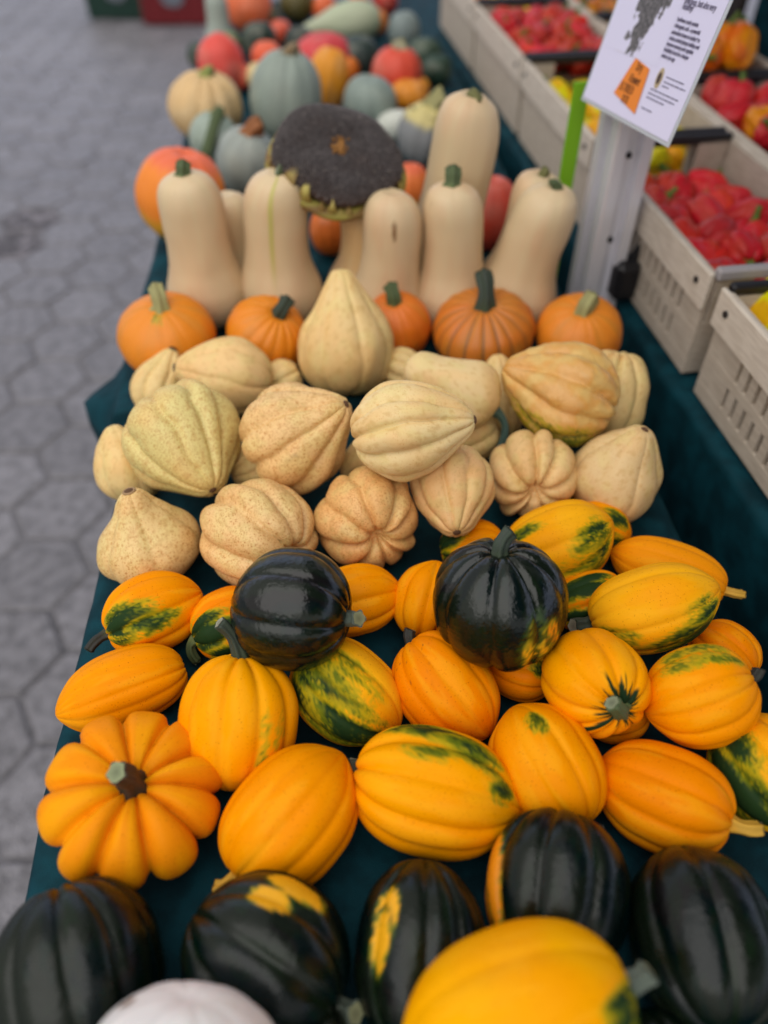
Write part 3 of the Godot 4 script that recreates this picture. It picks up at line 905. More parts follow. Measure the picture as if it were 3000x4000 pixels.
# ------------------------------------------------------------------ canopy post, lime strip, sign
func post_and_sign() -> void:
	var at := Vector3(0.327, 0, -1.09)
	var t := thing("canopy_post", "square ribbed aluminium canopy post rising behind the printed sign", "post", at)
	var half := 0.03
	var st := begin()
	# extruded section: four corners with a channel down the middle of each face
	var ring := []
	for k in 4:
		var a := PI / 2 * k
		for e in [[-0.030, 0.0], [-0.026, 0.0], [-0.0115, 0.0], [-0.0095, 0.013], [0.0095, 0.013], [0.0115, 0.0], [0.026, 0.0]]:
			var v := Vector3(e[0], 0, half - e[1])
			if e[0] == -0.030: v = Vector3(-0.0285, 0, half - 0.0015)
			ring.append(v.rotated(Vector3.UP, a))
	for k in ring.size():
		var p: Vector3 = ring[k]
		var q: Vector3 = ring[(k + 1) % ring.size()]
		st.set_smooth_group(-1)
		for v in [p, p + Vector3.UP * 2.3, q, q, p + Vector3.UP * 2.3, q + Vector3.UP * 2.3]: st.add_vertex(v + Vector3.UP * 0.02)
	st.generate_normals()
	var leg := put("leg", st.commit(), M.aluminium, t)
	leg.rotation_degrees.y = 14
	for h in [0.86, 0.98, 1.10, 1.22]:
		var hole := CylinderMesh.new()
		hole.top_radius = 0.0045; hole.bottom_radius = 0.0045; hole.height = 0.003; hole.radial_segments = 14
		var o := put("pin_hole", hole, M.black_plastic, leg)
		o.transform = Transform3D(Basis(Vector3.RIGHT, PI / 2), Vector3(0, h, half - 0.012))
	put("foot_plate", box_mesh(Vector3(0.12, 0.012, 0.12), 0.003), M.aluminium, t).position = Vector3(0, 0.012, 0)
	var cl := thing("clamp", "black plastic clamp with a knob at the foot of the visible post", "clamp", at + Vector3(0.034, TOP + 0.04, 0.01))
	put("jaw", box_mesh(Vector3(0.04, 0.06, 0.06), 0.008), M.black_plastic, cl).rotation_degrees.y = 14
	put("knob", tube(PackedVector3Array([Vector3(0.01, 0.02, 0), Vector3(0.026, 0.045, -0.004), Vector3(0.04, 0.065, -0.006), Vector3(0.054, 0.085, -0.008)]), func(x): return 0.008 + 0.012 * smoothstep(0.45, 0.6, x), 18), M.black_plastic, cl)
	var strip := put("lime_strip", box_mesh(Vector3(0.022, 0.29, 0.004), 0.0012), M.lime)
	strip.transform = Transform3D(Basis(Vector3.UP, deg_to_rad(8)), Vector3(0.262, TOP + 0.153, -1.115))
	tag(strip, "flat lime green strip standing beside the aluminium post", "strip")
	# the sign: a printed sheet in a clear pouch, hung askew on the post and facing the customers on the left
	var b := Basis(Vector3(0.2415, 0.0861, 0.9666), Vector3(0.2440, 0.9587, -0.1463), Vector3(-0.9392, 0.2712, 0.2105))
	var sg := thing("sign", "white laminated sign with sunflower picture and orange price tag, tilted on the post", "sign", Vector3(0.2580, 1.0484, -1.0831))
	sg.basis = b
	var wide := 0.216
	var tall := 0.30
	put("pouch", box_mesh(Vector3(wide + 0.005, tall + 0.005, 0.0012), 0.0004), M.laminate, sg).position = Vector3(wide / 2, tall / 2, -0.0009)
	var sheet := put("paper", box_mesh(Vector3(wide - 0.004, tall - 0.004, 0.0008), 0.0002), M.paper, sg)
	sheet.position = Vector3(wide / 2, tall / 2, 0.0002)
	for e in [[Vector2(0.1408, 0.1265), "delicious, but also very", 0.0078], [Vector2(0.1409, 0.1212), "healthy!", 0.0078]]:
		writing(sg, e[1], e[0], e[2], M.ink)
	var rows := ["Sunflower seeds contain", "chlorogenic acid—a powerful", "antioxidant shown in studies* to", "reduce arterial plaque buildup and", "improve memory and cognitive", "flexibility! Great for a sharper", "mind as you age"]
	var starts := [Vector2(0.1404, 0.1090), Vector2(0.1404, 0.1031), Vector2(0.1397, 0.0968), Vector2(0.1399, 0.0911), Vector2(0.1396, 0.0854), Vector2(0.1388, 0.0796), Vector2(0.1384, 0.0738)]
	for k in rows.size(): writing(sg, rows[k], starts[k], 0.0052, M.ink)
	# small print: bars of words too fine to read
	var small := [[0.1639, 0.0567, 0.0368], [0.1632, 0.0518, 0.0439], [0.1624, 0.0477, 0.0139], [0.1434, 0.0408, 0.0590], [0.1419, 0.0364, 0.0562], [0.1417, 0.0320, 0.0388], [0.1403, 0.0206, 0.0235]]
	for k in small.size():
		var x: float = small[k][0]
		var stop: float = small[k][0] + small[k][2]
		var r := RandomNumberGenerator.new()
		r.seed = k
		var ink := begin()
		while x < stop:
			var w := minf(r.randf_range(0.003, 0.011), stop - x)
			add_box(ink, Transform3D(Basis(), Vector3(x + w / 2, small[k][1], 0.00095)), Vector3(w, 0.0012, 0.0003), 0.0)
			x += w + 0.0016
		put("small_print", ink.commit(), M.ink, sg)
	# printed picture of a sunflower head seen from behind, grey and tan
	var pic := PlaneMesh.new()
	pic.size = Vector2(0.1285, 0.1735)
	pic.orientation = PlaneMesh.FACE_Z
	put("printed_flower", pic, mat(Color.WHITE, 0.6, {"tex": flower_print()}), sg).position = Vector3(0.0736, 0.1484, 0.00085)
	# the emblem: a small dark seed shape in a tan ring
	for e in [[0.006, 0.0105, Color(0.70, 0.63, 0.50), 0.0009], [0.0034, 0.006, Color(0.28, 0.22, 0.20), 0.0013]]:
		var disc := CylinderMesh.new()
		disc.top_radius = 1.0; disc.bottom_radius = 1.0; disc.height = 0.0004; disc.radial_segments = 24
		var o := put("emblem", disc, mat(e[2], 0.7), sg)
		o.transform = Transform3D(Basis(Vector3.RIGHT, PI / 2) * Basis.from_scale(Vector3(e[0], 1, e[1])), Vector3(0.1518, 0.0530, e[3]))
	# the orange tag with marker lettering
	var quad := [[0.0903, 0.0622], [0.1271, 0.0575], [0.1331, 0.0113], [0.0718, 0.0212]]
	var tg := begin()
	for k in [0, 1, 2, 0, 2, 3]:
		tg.set_normal(Vector3.BACK)
		tg.add_vertex(Vector3(quad[k][0], quad[k][1], 0.0016))
	put("price_tag", tg.commit(), M.orange_paper, sg)
	M.orange_paper.cull_mode = BaseMaterial3D.CULL_DISABLED
	for e in [[Vector2(0.0998, 0.0551), "Dry"], [Vector2(0.0940, 0.0418), "Flower"], [Vector2(0.0805, 0.0311), "IS TRIED"], [Vector2(0.0949, 0.0204), "$10"]]:
		writing(sg, e[1], e[0], 0.0115, M.marker, 0.0019)

# the roof of the vendor's canopy, carried by the post: it keeps the sky off the crates and shows dark in the glossy rinds
func canopy() -> void:
	var t := thing("canopy_roof", "fabric canopy roof over the pepper crates, carried by the aluminium post", "canopy", Vector3(0.327, 2.2, -1.09))
	var u := across(CRATE_TURN)
	var w := along(CRATE_TURN)
	for k in 2:
		var o := w * (-2.9 if k else 0.1)
		var c := [o, o + w * 2.8, o + w * 2.8 + u * 2.8, o + u * 2.8]
		var peak := o + w * 1.4 + u * 1.4 + Vector3.UP * 0.8
		var st := begin()
		for e in 4:
			var p: Vector3 = c[e]
			var q: Vector3 = c[(e + 1) % 4]
			for v in [p, q, peak, p, p - Vector3.UP * 0.25, q, q, p - Vector3.UP * 0.25, q - Vector3.UP * 0.25]: st.add_vertex(v)
		st.generate_normals()
		put("roof_panel", st.commit(), M.canopy, t)
		for e in 4:
			var p: Vector3 = c[e]
			var q: Vector3 = c[(e + 1) % 4]
			put("frame_bar", tube(PackedVector3Array([p, (p + q) / 2.0, q]), func(_t): return 0.014, 10), M.grey_metal, t).position = Vector3.DOWN * 0.02

func writing(sg: Node3D, text: String, at: Vector2, tall: float, m: Material, z := 0.0011) -> void:
	var tm := TextMesh.new()
	var f := SystemFont.new()
	f.font_names = PackedStringArray(["Droid Sans"])
	tm.font = f
	tm.text = text
	tm.font_size = 32
	tm.pixel_size = tall / 32.0
	tm.depth = 0.0004
	tm.curve_step = 3.0
	tm.horizontal_alignment = HORIZONTAL_ALIGNMENT_LEFT
	var o := put("lettering", tm, m, sg)
	o.position = Vector3(at.x, at.y, z)
	o.scale = Vector3(0.74, 1, 1)

func flower_print() -> ImageTexture:
	var n := 192
	var im := Image.create(n, n, false, Image.FORMAT_RGB8)
	var w := FastNoiseLite.new()
	w.seed = 8
	w.frequency = 0.03
	var g := FastNoiseLite.new()
	g.seed = 9
	g.frequency = 0.14
	for y in n:
		for x in n:
			var p := Vector2(x - n * 0.5, y - n * 0.34) / (n * 0.5)
			var c := Color(0.85, 0.84, 0.94)
			var edge := 0.92 + 0.22 * w.get_noise_2d(x, y)
			var tail := Vector2((p.x - 0.12) * 1.5 - 0.25 * sin(p.y * 4.0), (p.y - 0.72) * 0.95)
			var d := minf(Vector2(p.x * 1.05, p.y * 1.15).length() / edge, tail.length() / (0.52 + 0.34 * w.get_noise_2d(x + 90, y)))
			if d < 1.0:
				var grey := 0.36 + 0.26 * g.get_noise_2d(x, y)
				c = Color(grey, grey * 0.97, grey * 0.98)
				if d > 0.78 and p.y < 0.4 and absf(p.x) > 0.3 and w.get_noise_2d(x * 1.6, y * 1.6 + 300) > -0.1: c = Color(0.68, 0.58, 0.42)
			im.set_pixel(x, y, c)
	return ImageTexture.create_from_image(im)

# ------------------------------------------------------------------ crates
func crates() -> void:
	var o: Vector3 = Vector3(0.4059, 0.7600, -0.8394)
	var u := across(CRATE_TURN)
	var w := along(CRATE_TURN)
	var wide := 0.225
	var rows := [
		# s of the middle, column, length, pepper kinds, share of the second, level, pepper size, heap, label of the crate, label of a pepper
		[-0.215, 0, 0.42, "yellow", "yellow", 0.0, 0.085, 0.074, 0.0, "near slotted board crate holding yellow peppers", "bell * of the nearest crate"],
		[0.245, 0, 0.42, "red", "scarlet", 0.2, 0.074, 0.058, 0.018, "board crate of red peppers right of the aluminium post", "wrinkled * of the crate right of the post"],
		[0.69, 0, 0.42, "yellow", "yellow", 0.0, 0.09, 0.055, 0.0, "board crate of yellow peppers behind the aluminium post", "* of the crate behind the post"],
		[1.135, 0, 0.42, "red", "scarlet", 0.35, 0.115, 0.048, 0.02, "board crate of small red peppers behind the sign, left column", "small * of the crate left of the sign"],
		[1.58, 0, 0.42, "orange", "yellow", 0.5, 0.08, 0.05, 0.0, "farthest board crate at the top with few orange and yellow peppers", "* of the farthest crate"],
		[0.52, 1, 0.42, "red", "orange", 0.22, 0.115, 0.066, 0.025, "board crate of red and orange peppers at the right photo edge", "* of the second-column crate below the sign"],
		[0.97, 1, 0.42, "orange", "orange", 0.0, 0.135, 0.075, 0.05, "board crate heaped with orange peppers at the top right", "* of the heaped crate right of the sign"],
		[1.42, 1, 0.42, "orange", "orange", 0.0, 0.075, 0.07, 0.01, "board crate with orange peppers just left of the sign, second column", "* of the second-column crate behind the sign"],
	]
	for q in rows:
		var at: Vector3 = o + w * (q[0] as float) + u * (wide / 2.0 + 0.008 + (wide + 0.02) * (q[1] as int))
		at.y = TOP + 0.004
		var box := crate(q[9], at, CRATE_TURN, q[2], wide, 0.148, q[0] < 0.0 or (q[0] as float) == 0.245, [(q[0] as float) != 0.0, (q[0] as float) != 0.245])
		fill(box, q[3], q[4], q[5], q[10], "peppers in the crate: " + q[9], at, CRATE_TURN, q[2], wide, q[6], q[7], q[8])
	var big := thing("pepper", "large yellow bell pepper standing at the near crate's side by the right photo edge", "pepper", Vector3(0.4840, 0.8700, -0.8406), "")
	var proto := pepper_proto("yellow", 1)
	for e in [["flesh", proto[0], M.pepper], ["stem", proto[1], M.stem]]:
		put(e[0], e[1], e[2], big).basis = Basis.from_euler(Vector3(0.25, 0.4, -0.1)) * Basis.from_scale(Vector3(0.085, 0.10, 0.085))
	# the stall beyond the crates: a covered stand with a dark board front
	var stand := thing("display_stand", "dark brown display stand under a teal cover at the top right corner", "stand", o + w * 1.25 + u * 0.78 - Vector3.UP * TOP)
	var b := Basis(u, Vector3.UP, -w)
	put("front_board", box_mesh(Vector3(0.02, 0.98, 0.5), 0.004), M.dark_board, stand).transform = Transform3D(b, u * -0.08 + Vector3.UP * 0.49 + w * 0.35)
	put("cover", box_mesh(Vector3(0.5, 1.08, 0.55), 0.02), M.cloth, stand).transform = Transform3D(b, u * 0.2 + Vector3.UP * 0.54 - w * 0.16)

# ------------------------------------------------------------------ two plastic boxes on the paving far off
func ground_boxes() -> void:
	for e in [[Vector3(-1.7508, 0.0000, -6.0919), "green", M.crate_green, "dark green plastic box with a pale logo standing on the paving"], [Vector3(-1.3554, 0.0000, -5.9579), "red", M.crate_red, "dark red plastic box with a pale logo standing on the paving"]]:
		var t := thing("plastic_box", e[3], "box", e[0], "plastic boxes on the paving")
		var size := Vector3(0.42, 0.30, 0.34)
		var th := 0.012
		put("box_floor", box_mesh(Vector3(size.x - 0.03, 0.01, size.z - 0.03), 0.002), e[2], t).position = Vector3(0, 0.012, 0)
		for s in [-1.0, 1.0]:
			put("end_wall", box_mesh(Vector3(th, size.y - 0.02, size.z - 2.0 * th), 0.003), e[2], t).position = Vector3(s * (size.x / 2 - th / 2), size.y / 2, 0)
			var wall := put("side_wall", box_mesh(Vector3(size.x, size.y - 0.02, th), 0.003), e[2], t)
			wall.position = Vector3(0, size.y / 2, s * (size.z / 2 - th / 2))
			for k in 5: put("rib", box_mesh(Vector3(0.012, size.y - 0.06, 0.008), 0.002), e[2], wall).position = Vector3((k - 2) * 0.085, 0, s * (th / 2 + 0.003))
		for s in [-1.0, 1.0]:
			put("rim", box_mesh(Vector3(size.x + 0.02, 0.03, 0.022), 0.004), e[2], t).position = Vector3(0, size.y - 0.005, s * (size.z / 2))
			put("rim", box_mesh(Vector3(0.022, 0.03, size.z - 0.024), 0.004), e[2], t).position = Vector3(s * size.x / 2, size.y - 0.005, 0)
		var disc := CylinderMesh.new()
		disc.top_radius = 1.0; disc.bottom_radius = 1.0; disc.height = 0.003; disc.radial_segments = 28
		put("logo", disc, M.crate_logo, t).transform = Transform3D(Basis(Vector3.RIGHT, PI / 2) * Basis.from_scale(Vector3(0.075, 1, 0.05)), Vector3(0, size.y * 0.52, size.z / 2 + 0.0085))

# ------------------------------------------------------------------ dried sunflower head
func sunflower() -> void:
	var n: Vector3 = Vector3(0.1300, 0.9199, 0.3700)
	var x := Vector3.RIGHT
	x = (x - n * x.dot(n)).normalized()
	var b := Basis(x, n, x.cross(n))
	var t := thing("sunflower_head", "dried dark sunflower head lying across the butternut tops", "flower", Vector3(-0.0630, 0.9820, -1.0604))
	t.basis = b
	var rad := 0.0851
	# the cushion: domed ring, sunk in the middle, dented at one side
	var height := func(q: Vector2) -> float:
		var d := q.length()
		var a := q.angle()
		return rad * (0.32 * sqrt(maxf(1.0 - pow(minf(d, 1.0), 3.0), 0.0)) - 0.15 * exp(-pow(d / 0.34, 2.0)) - 0.11 * exp(-pow((q - Vector2(0.16, 0.5)).length() / 0.26, 2.0)) - 0.07 * exp(-pow((q - Vector2(-0.55, 0.2)).length() / 0.25, 2.0)) + 0.03 * sin(a * 3.0 + 1.0) * d)
	var reach := func(a: float) -> float:
		return 1.0 + 0.045 * sin(a * 2.0 + 0.7) + 0.03 * sin(a * 5.0)
	var rows := 34
	var cols := 96
	var pos := PackedVector3Array()
	for i in rows:
		var f := i / (rows - 1.0)
		for j in cols:
			var a := TAU * j / cols
			var r: float = reach.call(a)
			if f < 0.7:
				var d := f / 0.7
				pos.append(Vector3(cos(a) * d * r * rad, height.call(Vector2(cos(a), sin(a)) * d), sin(a) * d * r * rad))
			else:   # the underside of the head
				var d := 1.0 - (f - 0.7) / 0.3
				pos.append(Vector3(cos(a) * d * r * rad, -rad * 0.2 * sqrt(maxf(1.0 - d * d, 0.0)) - 0.002, sin(a) * d * r * rad))
	put("receptacle", smooth_grid(rows, cols, pos, PackedColorArray(), true), M.head_flesh, t)
	# seeds in their spirals
	var seed_mesh := SphereMesh.new()
	seed_mesh.radius = 0.5; seed_mesh.height = 1.0; seed_mesh.radial_segments = 6; seed_mesh.rings = 3
	var count := 1900
	var mm := MultiMesh.new()
	mm.transform_format = MultiMesh.TRANSFORM_3D
	mm.use_colors = true
	mm.mesh = seed_mesh
	mm.instance_count = count
	var r := RandomNumberGenerator.new()
	r.seed = 12
	for k in count:
		var d := sqrt((k + 40.0) / (count + 40.0)) * 0.985
		var a := k * 2.39996
		var q := Vector2(cos(a), sin(a)) * d
		var e: float = reach.call(a)
		var h: float = height.call(q)
		var eps := 0.02
		var g := Vector3(-(height.call(q + Vector2(eps, 0)) - h) / (eps * rad), 1.0, -(height.call(q + Vector2(0, eps)) - h) / (eps * rad)).normalized()
		var xx := Vector3(cos(a), 0, sin(a))
		xx = (xx - g * xx.dot(g)).normalized()
		var sz := Vector3(0.0042, 0.0062, 0.0030) * r.randf_range(0.85, 1.15)
		mm.set_instance_transform(k, Transform3D(Basis(xx * sz.x, g * sz.y, xx.cross(g) * sz.z), Vector3(q.x * e * rad, h + 0.0006, q.y * e * rad)))
		var v := r.randf_range(0.055, 0.10)
		mm.set_instance_color(k, Color(v * 1.08, v * 0.92, v * 0.92) if r.randf() > 0.03 else Color(0.15, 0.13, 0.12))
	var mi := MultiMeshInstance3D.new()
	mi.name = "seeds"
	mi.multimesh = mm
	mi.material_override = M.seed
	t.add_child(mi, true)
	tag(mi, "", "", "", "stuff")
	# the dry florets left in the hollow
	var fl := begin()
	for k in 80:
		var q := Vector2(r.randfn(0.02, 0.055), r.randfn(0.02, 0.085))
		var h: float = height.call(q)
		add_box(fl, Transform3D(Basis.from_euler(Vector3(r.randf_range(-0.5, 0.5), r.randf() * 3.0, r.randf_range(-0.5, 0.5))), Vector3(q.x * rad, h + 0.004, q.y * rad)), Vector3(0.0026, 0.0042, 0.0026), 0.0007)
	put("dry_florets", fl.commit(), M.floret, t)
	# bracts round the rim, some of them folded up over the seeds
	for k in 34:
		var a := TAU * k / 34.0 + r.randf_range(-0.07, 0.07)
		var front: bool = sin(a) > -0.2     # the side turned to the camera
		var e: float = reach.call(a)
		var out := Vector3(cos(a), 0, sin(a))
		var side := Vector3(-sin(a), 0, cos(a))
		var leafy: bool = k == 11 or k == 13 or k == 9      # three broad ones folded up over the seeds
		if leafy: front = true
		var long := r.randf_range(0.012, 0.034)
		var broad := r.randf_range(0.006, 0.011)
		if leafy:
			long = [0.054, 0.040, 0.030][[13, 11, 9].find(k)]
			broad = [0.013, 0.010, 0.007][[13, 11, 9].find(k)]
		var p := PackedVector3Array()
		var c := PackedColorArray()
		for i in 9:
			var f := i / 8.0
			var wdt := broad * (1.0 - pow(f, 1.5)) * (0.8 + 1.4 * f * (1.0 - f))
			var rise := minf(long * f, 0.030) + maxf(long * f - 0.030, 0.0) * 0.45 if leafy else long * f * 0.8
			var inward := maxf(long * f - 0.022, 0.0) * 0.8 if leafy else 0.003 * f
			var spine := out * (rad * e * 1.0 + 0.007 * sin(f * 2.8) - inward) + Vector3.UP * (-0.022 + rise + (0.006 * sin(f * 3.0) if leafy else 0.0))
			for s in 5:
				var v := (s - 2) / 2.0
				p.append(spine + side * wdt * v + out * (-0.003 * v * v) + Vector3.UP * 0.001 * absf(v))
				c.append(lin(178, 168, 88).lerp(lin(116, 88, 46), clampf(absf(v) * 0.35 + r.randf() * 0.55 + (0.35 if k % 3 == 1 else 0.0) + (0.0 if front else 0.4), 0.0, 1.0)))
		put("bract", smooth_grid(9, 5, p, c, false), M.bract, t)
	# the yellow green collar under them
	var ring := PackedVector3Array()
	for k in 49:
		var a := TAU * k / 48.0
		ring.append(Vector3(cos(a), 0, sin(a)) * rad * (reach.call(a) as float) * 0.985 + Vector3.UP * -0.016)
	put("collar", tube(ring, func(_x): return 0.0085, 10, func(x, a): return lin(150, 140, 62).lerp(lin(112, 84, 42), clampf(0.5 + 0.7 * sin(x * 60.0 + a * 2.0), 0.0, 1.0)), 3, 0.2, false), M.bract, t)
	var cut := PackedVector3Array()
	for i in 6: cut.append(Vector3(0.0, -rad * 0.18 - 0.006 * i, 0.002 * i))
	put("stalk", tube(cut, func(_x): return 0.011, 14, func(_x, _a): return lin(120, 112, 60), 5, 0.08), M.stem, t)

# ------------------------------------------------------------------ every squash in its place
func squashes() -> void:
	squash("acorn_squash", "dark green acorn squash at the near left corner, broad dull lobes, no yellow", "squash", "dark green acorn squashes on the front table", Vector3(-0.2012, 0.8150, -0.1333), Vector3(-0.306, 0.452, -0.838), 0.1079, 0.1178, {"prof": "acornd", "style": "dark", "ribs": 9, "depth": 0.085, "col": [30, 38, 30], "crisp": 3.2})
	squash("acorn_squash", "dark green acorn squash with a two-lobed yellow patch on its crown", "squash", "dark green acorn squashes on the front table", Vector3(-0.0803, 0.8126, -0.1434), Vector3(0.858, -0.233, 0.457), 0.1047, 0.1127, {"prof": "acornd", "style": "dark", "ribs": 9, "depth": 0.085, "col": [30, 38, 30], "crisp": 3.2, "patch": [[Vector3(0.74, -0.07, -0.66), 0.20, 1.00, "y"], [Vector3(0.44, -0.32, -0.84), 0.16, 1.00, "y"]], "rest": 0.0526, "stem": Vector3(0.0032, 0.0677, -0.0111), "sr": 0.0067, "scol": "grey"})
	squash("acorn_squash", "dark green acorn squash with a tall yellow and lime blotch down its left side", "squash", "dark green acorn squashes on the front table", Vector3(0.0238, 0.8063, -0.1514), Vector3(-0.087, -0.253, 0.963), 0.0910, 0.1142, {"prof": "acornd", "style": "dark", "ribs": 9, "depth": 0.085, "col": [30, 38, 30], "crisp": 3.2, "patch": [[Vector3(-0.57, -0.33, -0.75), 0.22, 1.00, "y"], [Vector3(-0.63, -0.06, -0.77), 0.20, 0.90, "y"]]})
	squash("acorn_squash", "dark green acorn squash with one orange yellow lobe on its left edge", "squash", "dark green acorn squashes on the front table", Vector3(0.1217, 0.8111, -0.1876), Vector3(0.229, 0.207, -0.951), 0.1019, 0.1084, {"prof": "acornd", "style": "dark", "ribs": 9, "depth": 0.100, "col": [30, 38, 30], "crisp": 3.2, "patch": [[Vector3(0.95, -0.23, -0.22), 0.36, 1.10, "o"], [Vector3(0.84, -0.53, 0.09), 0.34, 1.10, "o"]]})
	squash("acorn_squash", "all dark green acorn squash at the near right edge, stem pointing down", "squash", "dark green acorn squashes on the front table", Vector3(0.2164, 0.8104, -0.1594), Vector3(0.026, -0.036, 0.999), 0.1007, 0.1164, {"prof": "acornd", "style": "dark", "ribs": 9, "depth": 0.085, "col": [30, 38, 30], "crisp": 3.2, "rest": 0.0504, "stem": Vector3(-0.0040, 0.0581, -0.0000), "sr": 0.0075, "scol": "dark"})
	squash("acorn_squash", "dark green acorn squash mostly hidden under the large yellow one at the bottom edge", "squash", "dark green acorn squashes on the front table", Vector3(0.1809, 0.7906, -0.0895), Vector3(0.422, 0.178, 0.889), 0.0609, 0.0659, {"prof": "acornd", "style": "dark", "ribs": 9, "depth": 0.085, "col": [30, 38, 30], "crisp": 3.2})
	squash("acorn_squash", "dark green acorn squash at the bottom edge right of the white squash", "squash", "dark green acorn squashes on the front table", Vector3(-0.0483, 0.7957, -0.0887), Vector3(0.505, 0.006, 0.863), 0.0714, 0.0721, {"prof": "acornd", "style": "dark", "ribs": 9, "depth": 0.085, "col": [30, 38, 30], "crisp": 3.2})
	squash("acorn_squash", "small orange acorn squash peeking out below the dark green one with the yellow flank", "squash", "yellow and orange acorn squashes on the front table", Vector3(0.1246, 0.7892, -0.3866), Vector3(0.882, 0.095, 0.462), 0.0584, 0.0640, {"prof": "acorn", "style": "yellow", "ribs": 10, "depth": 0.094, "col": [234, 130, 8], "speck": 1, "patch": [[Vector3(-0.25, 0.69, -0.69), 0.30, 0.90, "g"]]})
	squash("acorn_squash", "orange acorn squash almost hidden under the one with a green star round its stem", "squash", "yellow and orange acorn squashes on the front table", Vector3(0.2023, 0.7834, -0.3395), Vector3(0.946, 0.325, -0.017), 0.0456, 0.0561, {"prof": "acorn", "style": "yellow", "ribs": 10, "depth": 0.094, "col": [234, 130, 8], "speck": 1})
	squash("acorn_squash", "orange acorn squash with dark green stripes in the gap beside the dark green squash", "squash", "yellow and orange acorn squashes on the front table", Vector3(0.1999, 0.7910, -0.4603), Vector3(0.908, 0.399, -0.125), 0.0592, 0.0752, {"prof": "acorn", "style": "yellow", "ribs": 10, "depth": 0.094, "col": [234, 130, 8], "speck": 1, "patch": [[Vector3(0.07, -0.02, -1.00), 0.50, 1.10, "g"], [Vector3(-0.75, -0.44, -0.50), 0.40, 1.00, "g"]]})
	squash("acorn_squash", "orange acorn squash with tight ribs behind the mottled round one at right", "squash", "yellow and orange acorn squashes on the front table", Vector3(0.3137, 0.7898, -0.4033), Vector3(0.623, 0.028, 0.782), 0.0595, 0.0650, {"prof": "acorn", "style": "yellow", "ribs": 10, "depth": 0.125, "col": [234, 130, 8], "speck": 1})
	squash("acorn_squash", "yellow acorn squash with dark green underside behind the tall yellow one", "squash", "yellow and orange acorn squashes on the front table", Vector3(0.2320, 0.7884, -0.5615), Vector3(-0.904, 0.047, -0.424), 0.0569, 0.0651, {"prof": "acorn", "style": "yellow", "ribs": 10, "depth": 0.094, "col": [240, 146, 8], "speck": 1, "patch": [[Vector3(0.92, -0.33, -0.22), 0.55, 1.10, "g"], [Vector3(0.08, -0.49, -0.87), 0.40, 1.00, "g"]]})
	squash("acorn_squash", "small orange acorn squash with a green left end below the cream ones", "squash", "yellow and orange acorn squashes on the front table", Vector3(0.0933, 0.7876, -0.5358), Vector3(-0.978, -0.200, 0.054), 0.0545, 0.0696, {"prof": "acorn", "style": "yellow", "ribs": 10, "depth": 0.094, "col": [240, 146, 8], "speck": 1, "patch": [[Vector3(0.12, 0.74, -0.66), 0.45, 1.10, "g"], [Vector3(0.59, 0.76, -0.27), 0.35, 0.90, "g"]]})
	squash("acorn_squash", "yellow acorn squash left of the dark green one with the stem on top", "squash", "yellow and orange acorn squashes on the front table", Vector3(0.0433, 0.7969, -0.4585), Vector3(-0.236, -0.671, 0.703), 0.0709, 0.0773, {"prof": "acorn", "style": "yellow", "ribs": 10, "depth": 0.125, "col": [240, 146, 8], "speck": 1, "rest": 0.0369, "stem": Vector3(-0.0057, 0.0466, -0.0012), "sr": 0.0053, "scol": "black"})
	squash("acorn_squash", "yellow acorn squash half behind the glossy dark green one", "squash", "yellow and orange acorn squashes on the front table", Vector3(-0.0245, 0.7953, -0.4587), Vector3(-0.965, -0.133, 0.224), 0.0702, 0.0876, {"prof": "acorn", "style": "yellow", "ribs": 10, "depth": 0.125, "col": [240, 146, 8], "speck": 1})
	squash("acorn_squash", "orange acorn squash with black green edge and hooked green stem, half hidden", "squash", "yellow and orange acorn squashes on the front table", Vector3(-0.1447, 0.7940, -0.4333), Vector3(-0.889, -0.107, 0.445), 0.0678, 0.0767, {"prof": "acorn", "style": "yellow", "ribs": 10, "depth": 0.094, "col": [234, 130, 8], "speck": 1, "patch": [[Vector3(0.41, 0.69, -0.59), 0.55, 1.10, "g"], [Vector3(0.95, 0.31, 0.07), 0.40, 1.00, "g"]], "rest": 0.0340, "stem": Vector3(0.0087, 0.0429, 0.0215), "sr": 0.0045, "scol": "green"})
	squash("acorn_squash", "smooth orange acorn squash at the right table edge, thin stem pointing right", "squash", "yellow and orange acorn squashes on the front table", Vector3(0.2852, 0.7926, -0.4988), Vector3(0.882, 0.029, 0.470), 0.0652, 0.1155, {"prof": "acorn", "style": "yellow", "ribs": 10, "depth": 0.050, "col": [240, 148, 14], "speck": 1, "rest": 0.0326, "stem": Vector3(0.0052, 0.0733, 0.0031), "sr": 0.0045, "scol": "yellow"})
	squash("acorn_squash", "green and yellow striped acorn squash cut off by the right photo edge", "squash", "yellow and orange acorn squashes on the front table", Vector3(0.3056, 0.8025, -0.2835), Vector3(0.480, -0.166, 0.861), 0.0848, 0.0942, {"prof": "acorn", "style": "yellow", "ribs": 10, "depth": 0.094, "col": [241, 170, 22], "speck": 1, "patch": [[Vector3(-0.87, -0.39, -0.31), 0.50, 1.10, "g"], [Vector3(-0.95, 0.15, -0.27), 0.55, 1.10, "g"], [Vector3(-0.53, -0.56, -0.64), 0.35, 0.70, "g"]]})
	squash("acorn_squash", "orange acorn squash with a green fan at its long black stem, left table edge", "squash", "yellow and orange acorn squashes on the front table", Vector3(-0.2178, 0.7986, -0.4412), Vector3(-0.869, -0.047, 0.492), 0.0772, 0.0947, {"prof": "acorn", "style": "yellow", "ribs": 10, "depth": 0.094, "col": [240, 146, 8], "speck": 1, "patch": [[Vector3(0.45, 0.66, -0.61), 0.50, 1.20, "g"], [Vector3(0.80, 0.13, -0.59), 0.32, 0.60, "g"]], "rest": 0.0386, "stem": Vector3(0.0075, 0.0663, 0.0017), "sr": 0.0046, "scol": "black"})
